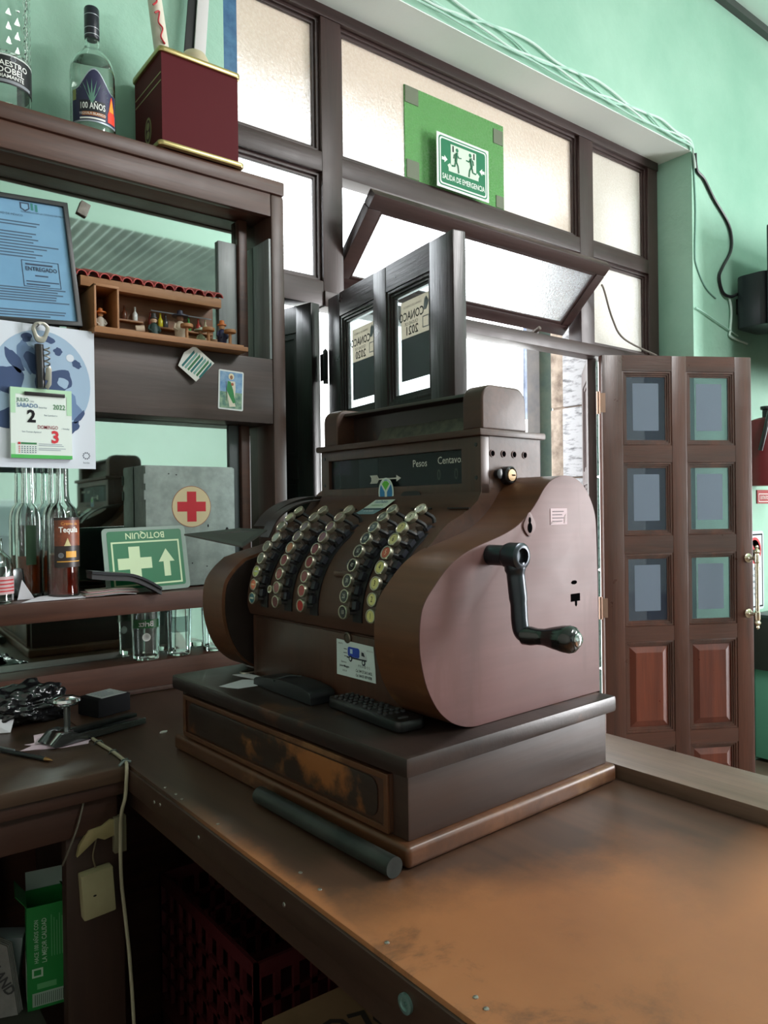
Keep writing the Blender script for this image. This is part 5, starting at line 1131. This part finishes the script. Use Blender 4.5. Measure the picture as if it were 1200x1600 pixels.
MB().prism([(-.105, .001), (.075, .001), (.075, .014), (-.055, .018), (-.070, .026), (-.092, .024), (-.112, .006)], (0, .018, 0), X, Z, (0, .008, 0)).build('side_rail', M_steel, pk, .001, M=Mst)
MB().prism([(-.108, .004), (-.062, .004), (-.062, .025), (-.088, .024)], (0, -.018, 0), X, Z, (0, .036, 0)).build('nose', M_chrome, pk, .003, M=Mst)
spart('magazine', -.060, .085, -.010, .010, .014, .022, M_steeld)
MB().lathe([(.006, .02), (.006, .068), (.009, .070)], (-.066, 0, 0), Z, 14).build('plunger_rod', M_steel, pk, smooth=True, M=Mst)
MB().lathe([(.012, .068), (.022, .072), (.0255, .078), (.024, .083), (.014, .087), (0, .088)], (-.066, 0, 0), Z, 24).build('press_knob', M_chrome, pk, smooth=True, M=Mst)
pks = thing('pink_slips', 'fan of pink paper slips under the front of the stapler', 'papers', (.388, 1.528, CT))
for i in range(5):
    q = MB().prism([(-.062, -.022), (.012, -.028), (.056, -.016), (.056, .012), (.0, .026), (-.058, .018), (-.046, .004)], (0, 0, .0003+i*.0004), X, Y, (0, 0, .0003)).build('slip', M_paperpink, pks); q.rotation_euler = (0, 0, -.35+i*.2); q.location = (.004*i, -.004+.008*i, 0)
MB().prism([(-.03, -.01), (.012, -.012), (.02, .010), (-.022, .014)], (-.006, .033, .0065), (1, 0, .1), (-.2, .9, .5), (0, 0, .0006)).build('slip', M_paperpink, pks)
cbx = thing('note_block', 'dark box with a handwritten white note on top, behind the stapler', 'box', (.532, 1.70, CT), .35)
MB().box(-.042, .042, -.035, .035, .0005, .040).build('box', flat('box_black', (26, 26, 28), .9, 0, .1), cbx, .003)
MB().prism([(-.034, -.030), (.030, -.032), (.034, .030), (-.030, .030)], (.004, 0, .0405), X, Y, (0, 0, .0008)).build('note', flat('note_grey', (168, 170, 172), .7), cbx)
for i in range(4): MB().box(-.020, .020-.006*(i % 2), .018-i*.011, .020-i*.011, .0413, .0416).build('pen_line', flat('pen_ink', (70, 76, 90), .6), cbx)
pn = thing('ballpoint_pen', 'clear and black ballpoint pen lying at the left counter edge', 'pen', (.322, 1.48, CT+.0045))
pa = Vector((.060, -.129, 0)).normalized()
MB().tube([(-pa*.070), (pa*.052)], .0040, 12).build('barrel', flat('pen_black', (40, 42, 46), .25), pn, smooth=True)
MB().tube([pa*.052, pa*.060, pa*.0685, pa*.071], [.0040, .0034, .0012, .0006], 12).build('tip', flat('pen_brass', (170, 130, 86), .3, .8), pn, smooth=True)
MB().box(-.0012, .0012, -.02, .02, .0038, .0060).build('pen_clip', flat('pen_clear', (120, 126, 130), .25), pn, M=Matrix.Translation(-pa*.05) @ Matrix.Rotation(math.atan2(-pa.x, pa.y), 4, 'Z'))
tag(MB().add([(.298, 1.68, CT+.001), (.335, 1.665, CT+.001), (.338, 1.695, CT+.001), (.300, 1.70, CT+.001), (.292, 1.69, CT+.03), (.345, 1.68, CT+.024)], [(0, 3, 2, 1), (0, 1, 4), (1, 2, 5), (3, 0, 4), (1, 5, 4), (2, 3, 4, 5)]).build('folded_paper', M_white), 'folded white paper at the far left of the counter', 'paper')
# black plastic bag
bg_ = bmesh.new(); bmesh.ops.create_icosphere(bg_, subdivisions=5, radius=1)
for v in bg_.verts:
    p = v.co.copy(); nn = noise.noise(p*2.1+Vector((3, 1, 7)))*.35 + abs(noise.noise(p*4.7))*.28 + noise.noise(p*9)*.07
    q = p*(1+nn); v.co = Vector((.365+q.x*.088, 1.735+q.y*.058, CT+.001+max(0, .036+q.z*.042)))
me = bpy.data.meshes.new('plastic_bag'); bg_.to_mesh(me); bg_.free(); me.polygons.foreach_set('use_smooth', [True]*len(me.polygons))
me.materials.append(flat('bag_black', (22, 23, 26), .16, 0, .7)); o = bpy.data.objects.new('plastic_bag', me); COL.objects.link(o); tag(o, 'crumpled shiny black plastic bag on the left counter under the mirror', 'bag')
for i, (x, y, l) in enumerate(((.573, 1.465, 'little torn white paper bit left of the register plinth'), (.556, 1.62, 'tiny white crumb on the counter behind the stapler tail'))):
    tag(MB().prism([(-.009, -.004), (.004, -.006), (.009, .001), (.002, .005), (-.004, .003)], (x, y, CT+.0006), X, Y, (0, 0, .0022)).build('paper_bit', M_wht), l, 'paper')
# the cable stapled across the counter and down the corner
M_cab = flat('cable_ivory', (166, 158, 134), .5)
cpath = [(.448, 1.505, CT+.0035), (.449, 1.46, CT+.0035), (.4515, 1.41, CT+.0035), (.452, 1.36, CT+.0035), (.450, 1.325, CT+.0035), (.4450, 1.306, CT+.001), (.4435, 1.304, .93), (.441, 1.304, .90), (.436, 1.308, .875), (.437, 1.318, .84), (.438, 1.322, .76), (.443, 1.322, .70), (.449, 1.318, .62), (.452, 1.31, .52), (.452, 1.30, .42), (.45, 1.29, .25), (.45, 1.28, .02)]
cw = thing('ivory_cable', 'ivory cable stapled over the counter corner and hanging down', 'cable', (0, 0, 0))
MB().tube(smoothpath(cpath, 6), .0031, 8).build('cable', M_cab, cw, smooth=True)
for x, y in ((.4485, 1.47), (.4515, 1.395), (.4505, 1.33)): MB().tube([(x-.008, y+.002, CT+.001), (x-.004, y, CT+.0072), (x+.004, y, CT+.0072), (x+.008, y-.002, CT+.001)], .0014, 6).build('cable_clip', M_steel, cw)
MB().tube([(.436, 1.318, CT+.002), (.447, 1.325, CT+.006), (.458, 1.322, CT+.004)], .0022, 6).build('cable_tie', flat('tie_grey', (120, 130, 128), .5), cw)

# ------------------------------------------------------------------ under the counters
fp = MB().box(.352, .449, 1.339, 1.368, 0, .842).build('front_post', wood('post_dark', (50, 30, 23), (66, 42, 32), 'z', 12, .5, .1), lc, .002, M=_l)
jb = thing('junction_box', 'yellowed plastic junction box hung on the dark post below the counter corner', 'box', (.3995, 1.338, .742), 0)
MB().box(-.028, .026, -.022, 0, -.038, .040).build('box', speck('aged_plastic', (146, 136, 104), (164, 154, 120), 8, rough=.5), jb, .004, M=Matrix.Rotation(-.06, 4, 'Y'))
sheet(ell(-.008, .0, .003, .0016, 8), frameM((0, -.0222, 0), X, Z), .0003, M_blk, 'screw_hole', jb)
tag(MB().tube(smoothpath([(.402, 1.332, .838), (.396, 1.332, .815), (.394, 1.332, .80), (.399, 1.332, .778)], 5), .0014, 6).build('thin_wire', flat('wire_brown', (110, 96, 74), .6)), 'thin brown wire from the broken board to the junction box', 'wire')
tag(MB().prism([(-.026, -.028), (-.022, -.010), (-.006, .012), (.016, .014), (.030, .022), (.040, .020), (.040, -.006), (.020, -.010), (.008, -.004)], (.392, 1.325, .838), X, Z, (0, .010, 0)).build('broken_board', speck('pale_raw_wood', (126, 112, 74), (148, 132, 92), 14, rough=.7), None, .001), 'broken piece of pale raw board under the left counter rail', 'board')
tag(MB().box(.428, .4485, 1.322, 1.336, .80, .862).build('wood_offcut', speck('grey_raw_wood', (98, 92, 70), (118, 110, 86), 14, rough=.7), None, .001), 'small grey wooden offcut fixed at the counter corner', 'offcut')
tag(MB().tube(smoothpath([(.378, 1.326, .90), (.366, 1.322, .862), (.352, 1.325, .825), (.345, 1.335, .80)], 5), .0018, 6).build('loose_wire', flat('wire_grey', (90, 84, 72), .6)), 'loose grey wire curving out left of the broken board', 'wire')
USZ = .5005
gb = thing('green_carton', 'tall open green drink carton with white lettering on the under shelf', 'carton', (.357, 1.49, USZ), -.18)
M_cg = flat('carton_green', (24, 124, 54), .45); M_cgi = flat('carton_inside', (150, 170, 160), .6)
for n_, b in (('front_side', (-.036, .036, -.036, -.0345)), ('back_side', (-.036, .036, .0345, .036)), ('left_side', (-.036, -.0345, -.0345, .0345)), ('right_side', (.0345, .036, -.0345, .0345))): MB().box(*b, .001, .185).build(n_, M_cg, gb)
MB().box(-.036, .036, -.036, .036, .0002, .001).build('bottom', M_cg, gb)
MB().prism(rect(-.034, .034, 0, .032), (0, .036, .185), X, (0, .5, .85), (0, .0012, 0)).build('open_flap', M_cgi, gb)
MB().prism(rect(-.034, .034, 0, .030), (-.036, 0, .185), Y, (-.6, 0, .8), (.0012, 0, 0)).build('open_flap', M_cg, gb)
MB().prism([(-.034, 0), (.034, 0), (.0, .030)], (.036, 0, .185), Y, (-.5, 0, .7), (.0012, 0, 0)).build('open_flap', M_cg, gb)
MG = frameM((0, -.0363, 0), X, Z); R90 = Matrix.Rotation(PI/2, 4, 'Z')
gw = flat('carton_white', (176, 200, 180), .6)
text('HACE 100 AÑOS CON', .0098, gw, MG @ Matrix.Translation((-.020, .122, 0)) @ R90, gb, sx=.8, bold=.01)
text('LA MEJOR CALIDAD', .0112, gw, MG @ Matrix.Translation((-.007, .122, 0)) @ R90, gb, sx=.8, bold=.012)
for i in range(5): sheet(rect(.004+i*.0045, .0055+i*.0045, .09, .165-.006*(i % 3)), MG, .0003, flat('carton_pale', (90, 160, 104), .6), 'small_print', gb)
MB().ring((-.028, -.010, .058, .074), (-.025, -.013, .061, .071), (0, -.0363, 0), X, Z, (0, -.0004, 0)).build('emblem', gw, gb)
sheet(rect(-.020, .012, .036, .046), MG, .0003, flat('carton_pale', (90, 160, 104), .6), 'small_print', gb)
sheet(rect(-.028, .030, .006, .030), MG, .0003, flat('carton_label', (150, 170, 156), .6), 'barcode_panel', gb)
for i in range(16): sheet(rect(-.024+i*.0033, -.0228+i*.0033, .008, .027), MG @ Matrix.Translation((0, 0, .0003)), .0002, flat('barcode_ink', (70, 90, 78), .6), 'barcode_bar', gb)
sheet(rrect(-.030, .030, .01, .08, .008), frameM((-.0363, 0, 0), -Y, Z), .0003, gw, 'side_panel_print', gb)
npz = thing('newspaper', 'folded grey newspaper leaning at the left edge of the under shelf', 'newspaper', (.268, 1.475, USZ+.001), -.35)
for i in range(4): MB().prism([(-.06, 0), (.034, 0), (.030, .110), (-.06, .165)], (.002*i, .004*i, 0), (1, 0, 0), (-.15, .25, 1), (0, .003, 0)).build('page_fold', speck('newsprint', (118, 114, 112), (134, 130, 128), 30, rough=.8), npz)
MN = frameM((0, -.0006, 0), Vector((1, 0, 0)), Vector((-.15, .25, 1)))
text('DILE AND', .024, flat('news_ink', (40, 38, 40), .7), MN @ Matrix.Translation((.010, .075, .0006)) @ Matrix.Rotation(-1.15, 4, 'Z'), npz, bold=.03, sx=.8)
wc = thing('white_carton', 'small pale card box behind the newspaper on the under shelf', 'box', (.290, 1.555, USZ), -.4)
MB().box(-.03, .03, -.02, .02, .0005, .110).build('box', flat('card_pale', (150, 158, 164), .6), wc, .003, M=Matrix.Rotation(.12, 4, 'Y'))
sheet(rect(-.018, .012, .095, .099), frameM((.012, -.0206, 0), X, Z), .0003, M_blk, 'print_line', wc)
# red crates, cardboard box, wooden leg on the floor under the bar
def crate(lab, x, y, z, group=None):
    c = thing('bottle_crate', lab, 'crate', (x, y, z)); w, d, h = .18, .22, .30
    m = flat('crate_red', (74, 22, 26), .5)
    MB().box(-w, w, -d, d, .001, .012).build('floor_grid', m, c)
    for nm, o, a, L in (('side', (-w, -d, 0), Y, 2*d), ('side', (w-.008, -d, 0), Y, 2*d), ('side', (-w, -d, 0), X, 2*w), ('side', (-w, d-.008, 0), X, 2*w)):
        o = Vector(o); n = (X if a is Y else Y)*.008; s = MB()
        for zz in (.012, .272): s.prism(rect(0, L, zz, zz+.026), o, a, Z, n)
        k = 9
        for i in range(k+1): s.prism(rect(i*(L-.012)/k, i*(L-.012)/k+.012, .038, .272), o, a, Z, n)
        for j in range(1, 5): s.prism(rect(0, L, .038+j*.047-.005, .038+j*.047+.005), o, a, Z, n)
        q = s.build('lattice_side', m, c); q['kind'] = 'stuff'
    return c
crate('red plastic lattice crate at the bottom of the pair under the bar', .80, 1.40, 0)
crate('red plastic lattice crate stacked upper of the pair under the bar', .80, 1.40, .3015)
cdb = thing('cardboard_box', 'closed brown cardboard box with dark letters on the floor under the bar', 'box', (.73, .875, 0), -.03)
M_cd = speck('cardboard', (120, 92, 64), (138, 108, 78), 6, rough=.8)
MB().box(-.165, .165, -.185, .185, .001, .58).build('box_body', M_cd, cdb, .002)
MB().box(-.165, -.002, -.185, .185, .5805, .584).build('top_flap', M_cd, cdb); MB().box(.002, .165, -.185, .185, .5805, .584).build('top_flap', M_cd, cdb)
text('OLO', .075, flat('box_ink', (52, 44, 40), .7), frameM((-.04, .09, .5845), Vector((-1, .25, 0)), Vector((-.25, -1, 0))), cdb, sx=.9, bold=.02)
MB().box(.495, .545, .60, .65, 0, .8595).build('leg', wood('raw_leg', (130, 96, 62), (156, 118, 80), 'z', 10, .6, .1), bc, .002, M=_c)

# ================================================================== WALL, SIGNS, CABLES
ex = thing('exit_sign', 'green and white emergency exit sign stuck on the transom glass', 'sign', (2.126, 2.192, 2.7525))
ME = frameM((0, 0, 0), Vector((1, 0, -.004)), Vector((0, 0, 1)))
V = lambda d: ME @ Matrix.Translation((0, 0, d))
eg = flat('exit_green', (0, 112, 72), .4); ew = flat('exit_white', (226, 234, 226), .4); eglow = flat('exit_glow', (206, 218, 204), .4)
sheet(rect(-.143, .143, -.106, .106), V(0), .003, ew, 'plate', ex)
sheet(rrect(-.133, .133, -.097, .097, .014), V(.003), .0004, eg, 'green_border', ex)
sheet(rrect(-.128, .128, -.092, .092, .012), V(.0034), .0004, ew, 'white_line', ex)
sheet(rrect(-.122, .122, -.086, .086, .010), V(.0038), .0004, eg, 'green_field', ex)
text('SALIDA DE EMERGENCIA', .030, ew, V(.0044) @ Matrix.Translation((0, -.061, 0)), ex, sx=.70, bold=.014)
sheet(rect(-.070, .070, -.034, .074), V(.0042), .0003, eglow, 'doorway', ex)
for s in (-1, 1):
    sheet([(s*.070, -.034), (s*.082, -.034), (s*.082, -.022), (s*.088, -.012), (s*.075, -.002), (s*.070, -.01)][::s], V(.0043), .0003, eglow, 'step', ex)
    sheet(rect(*sorted((s*.054, s*.061)), .046, .070), V(.0046), .0003, M_blk, 'door_handle_mark', ex)
    sheet([(s*.118, .014), (s*.104, .014), (s*.104, .022), (s*.088, .008), (s*.104, -.006), (s*.104, .002), (s*.118, .002)][::s], V(.0043), .0003, ew, 'arrow', ex)
    o = s*-.037  # runner figures heading inwards
    c = -.040*(-s) if False else s*.040
    f = -s
    sheet(ell(c+f*.004, .058, .0075, .008, 16), V(.0047), .0003, eg, 'runner_head', ex)
    def limb(pts, w, nm): 
        MB().tube([V(.0050) @ Vector((c+f*x, y, 0)) for x, y in pts], [w]*len(pts), 6).build(nm, eg, ex)
    limb([(.002, .046), (-.002, .020), (-.004, .012)], .0062, 'runner_body')
    limb([(.002, .044), (.012, .030), (.026, .032)], .0026, 'runner_arm'); limb([(0, .044), (-.012, .036), (-.014, .022)], .0026, 'runner_arm')
    limb([(-.003, .014), (.008, -.004), (.012, -.030)], .0034, 'runner_leg'); limb([(-.004, .014), (-.010, -.008), (-.026, -.010)], .0034, 'runner_leg')
def cable(nm, lab, pts, r, m, n=7): return tag(MB().tube(smoothpath(pts, n), r, 7).build(nm, m, smooth=True), lab, 'cable')
Wy = 2.010
M_bc = flat('cable_black', (22, 22, 26), .4); M_wc = flat('cable_painted', (172, 212, 196), .5); M_wc2 = flat('cable_white', (206, 226, 218), .5)
cable('black_cable', 'black cable looping down the green wall to the speaker', [(3.53, Wy-.01, 3.13), (3.56, Wy, 3.06), (3.63, Wy, 3.03), (3.72, Wy, 2.955), (3.85, Wy, 2.87), (3.893, Wy, 2.80), (3.885, Wy, 2.72), (3.80, Wy, 2.62), (3.765, Wy, 2.56), (3.80, Wy, 2.49), (3.86, Wy-.01, 2.475), (3.90, Wy-.03, 2.49), (3.93, 1.95, 2.47)], .008, M_bc)
cable('corner_cable', 'thin dark painted cable running down the corner of the door recess', [(3.535, 2.016, 3.14), (3.548, 2.016, 3.0), (3.555, 2.016, 2.85), (3.545, 2.016, 2.65), (3.56, 2.016, 2.58), (3.64, 2.016, 2.49), (3.74, 2.016, 2.45)], .0035, flat('cable_green_grey', (120, 160, 148), .6))
cable('white_cable', 'short white cable hanging under the black one on the wall', [(3.86, Wy, 2.475), (3.88, Wy, 2.43), (3.882, Wy, 2.38), (3.87, Wy, 2.30), (3.88, Wy, 2.27), (4.05, Wy, 2.255)], .006, M_wc2)
cable('wall_cable', 'thin pale cable slanting low across the green wall behind the speaker', [(3.535, Wy, 2.37), (3.60, Wy, 2.36), (3.78, Wy, 2.32), (3.95, Wy, 2.285)], .004, M_wc)
for i, (lab, dz, sw, m, r) in enumerate((('white cable pinned highest along the edge above the transom', .085, .014, M_wc2, .0055), ('painted green cable sagging along the edge above the transom', .055, .022, M_wc, .005), ('white cable twisted lowest along the edge above the transom', .035, .012, M_wc2, .0045), ('thin painted cable just over the soffit corner', .012, .004, M_wc, .004))):
    pts = []
    for k in range(15):
        x = 1.7+k*(3.50-1.7)/14
        pts.append((x, Wy-.002-.002*i, 3.15+dz*(1-.55*(k/14.0)**2)+sw*math.sin(k*1.7+i*2.1)*(1 if 0 < k < 14 else 0)))
    pts.append((3.525, Wy-.004, 3.13)); pts.append((3.538, Wy-.004, 3.06))
    cable('lintel_cable', lab, pts, r, m, 5)
spk = thing('wall_speaker', 'black rounded wall speaker at the right edge, high on the green wall', 'speaker', (3.93, 1.90, 2.44))
MB().prism(rrect(-.055, .20, -.09, .09, .05), (0, 0, -.135), X, Y, (0, 0, .27)).build('cabinet', flat('speaker_black', (26, 27, 36), .35), spk, .006, smooth=True)
MB().prism(rect(0, .15, -.125, .125), (-.02, -.092, 0), (1, 0, 0), Z, (0, -.004, 0)).build('grille', flat('speaker_grille', (18, 18, 22), .6), spk)
MB().box(.02, .12, .09, .118, -.04, .04).build('bracket', M_black, spk)
tvb = thing('wall_television', 'dark flat television edge at the right border of the frame', 'television', (4.55, 1.76, 2.415))
MB().box(-.74+.0, .2, -.03, .03, -.36, .36).build('housing', flat('tv_black', (24, 25, 28), .35), tvb, .006)
MB().box(-.72, .18, -.032, -.030, -.33, .34).build('screen', flat('tv_screen', (14, 15, 18), .08), tvb)
MB().box(-.2, .0, .03, .26, -.06, .06).build('wall_bracket', M_black, tvb)
fe = thing('fire_extinguisher', 'dark red covered fire extinguisher with a black hose behind the right door edge', 'fire extinguisher', (4.075, 1.925, 1.49))
MB().lathe([(0, 0), (.115, 0), (.118, .02), (.114, .18), (.100, .32), (.085, .345), (.04, .36), (0, .362)], seg=28).build('cover', flat('extinguisher_red', (112, 26, 34), .5), fe, smooth=True)
MB().tube(smoothpath([(.02, -.03, .38), (-.05, -.05, .40), (-.10, -.06, .36), (-.13, -.05, .26), (-.132, -.03, .18)], 6), .012, 10).build('hose', M_black, fe, smooth=True)
MB().lathe([(.02, .355), (.02, .40), (.03, .405), (.03, .42), (0, .42)], seg=14).build('valve', M_black, fe, smooth=True)
MB().box(-.02, .02, .095, .118, .1, .2).build('bracket', M_black, fe)
fsg = thing('extinguisher_label', 'small red EXTINTOR label on the wall under the red cover', 'sign', (4.235, 2.017, 1.43))
MB().box(-.085, .085, -.003, .003, -.035, .04).build('plate', flat('label_red', (160, 40, 44), .5), fsg)
MB().ring((-.07, .07, -.026, .02), (-.066, .066, -.022, .016), (0, -.0032, 0), X, Z, (0, -.0006, 0)).build('border_line', M_wht, fsg)
text('EXTINTOR', .028, M_wht, frameM((0.0, -.0034, -.003), X, Z), fsg, sx=.75)
nsg = thing('no_smoking_sign', 'white no smoking notice on the green wall, half behind the right door', 'sign', (4.115, 2.017, 1.03))
MB().prism(rrect(-.10, .10, -.215, .215, .02), (0, .002, 0), X, Z, (0, -.004, 0)).build('plate', flat('notice_white', (206, 216, 222), .5), nsg)
MB().ring((-.088, .088, -.20, .20), (-.080, .080, -.192, .192), (0, -.0022, 0), X, Z, (0, -.0006, 0)).build('border_line', M_blk, nsg)
MB().lathe([(.072, 0), (.072, .0008), (.058, .0008), (.058, 0)], (0, -.0024, .11), (0, -1, 0), 28).build('red_circle', M_red, nsg)
MB().prism(rect(-.062, .062, -.007, .007), (0, -.0024, .11), (.7, 0, -.7), (.7, 0, .7), (0, -.0006, 0)).build('red_bar', M_red, nsg)
sheet(rect(-.04, .03, -.006, .006), frameM((0, -.0024, .11), X, Z), .0003, M_blk, 'cigarette', nsg)
for i, (t_, s_) in enumerate((('NO FUMAR', .026), ('ESPACIO 100%', .018), ('LIBRE DE', .018), ('HUMO', .018), ('DE TABACO', .018))): text(t_, s_, M_blk, frameM((0.0, -.0024, .008-.034*i), X, Z), nsg, sx=.9)
bn = thing('wooden_sideboard', 'dark wooden sideboard against the green wall behind the right door edge', 'sideboard', (4.65, 1.85, 0))
MB().box(-.55, .6, -.16, .165, .02, .50).build('lower_case', flat('sideboard_teal', (104, 160, 140), .6), bn, .003)
MB().box(-.57, .62, -.18, .165, .50, .78).build('drawer_case', flat('sideboard_dark', (44, 34, 34), .4), bn, .004)
MB().box(-.56, .02, -.184, -.18, .53, .75).build('drawer_front', flat('sideboard_dark', (44, 34, 34), .4), bn, .002)
MB().box(-.58, .63, -.19, .165, .78, .80).build('top', M_black, bn, .003)
MB().box(3.70, 3.712, 2.012, 2.02, 1.86, 1.90).build('wall_hook_plate', flat('plate_green', (110, 160, 140), .5), wf)

# ------------------------------------------------------------------ rear of the room, seen only in the mirrors
tv2 = thing('rear_television', 'dark television on the back wall, reflected in the lower mirror', 'television', (.45, -6.9, 1.62))
MB().box(-.75, .75, -.09, .03, -.4, .42).build('housing', flat('tv_black', (24, 25, 28), .35), tv2, .01); MB().box(-.71, .71, .03, .034, -.36, .39).build('screen', flat('tv_screen', (14, 15, 18), .08), tv2)
for nm, lab, x, z, w, h, c in (('red_poster', 'orange red poster on the back wall, reflected in the mirror', .62, .98, .22, .14, (226, 70, 40)), ('blue_poster', 'blue poster on the back wall, reflected in the mirror', .80, 1.24, .16, .08, (50, 70, 210))):
    tag(MB().box(x-w, x+w, -6.998, -6.99, z-h, z+h).build(nm, flat(nm, c, .6)), lab, 'poster')
fz = thing('steel_cooler', 'stainless steel cooler by the back wall, reflected in the lower mirror', 'cooler', (1.9, -5.6, 0))
MB().box(-.5, .5, -.4, .4, .1, 1.55).build('case', speck('brushed_steel', (150, 156, 158), (176, 182, 182), 5, rough=.35, metal=.6), fz, .01)
MB().box(-.47, .47, .4, .42, .2, 1.48).build('door', flat('cooler_door', (120, 130, 132), .3, .5), fz, .006); MB().tube([(-.38, .46, .7), (-.38, .46, 1.2)], .015, 8).build('handle', M_chrome, fz)
cvr = thing('covered_chair', 'round-backed chair under a dark striped cover, reflected in the mirror', 'chair', (1.15, -2.1, 0))
MB().lathe([(0, 0), (.34, 0), (.36, .5), (.35, .85), (.28, 1.1), (.12, 1.22), (0, 1.24)], seg=28).build('cover', flat('cover_dark', (84, 90, 94), .5), cvr, smooth=True)
for k in range(5):
    a = -.6+k*.3+PI/2; MB().tube([(.355*math.cos(a), .355*math.sin(a), .2), (.365*math.cos(a), .365*math.sin(a), .5), (.355*math.cos(a), .355*math.sin(a), .86), (.285*math.cos(a), .285*math.sin(a), 1.1)], .012, 6).build('stripe', flat('cover_stripe', (150, 158, 162), .5), cvr)

# ------------------------------------------------------------------ groups of repeats
for pre, g in (('tequila_bottle', 'amber bottles on the lower shelf'), ('beer_glass', 'beer glasses under the lower shelf'), ('liquor_bottle', 'bottles on the top shelf'),
               ('bottle_crate', 'red crates under the bar'), ('lintel_cable', 'cables along the lintel edge'), ('paper_scrap', 'paper scraps'), ('paper_bit', 'paper bits on the counter')):
    for o in bpy.data.objects:
        if o.parent is None and (o.name == pre or o.name.startswith(pre+'.')) and 'label' in o: o['group'] = g
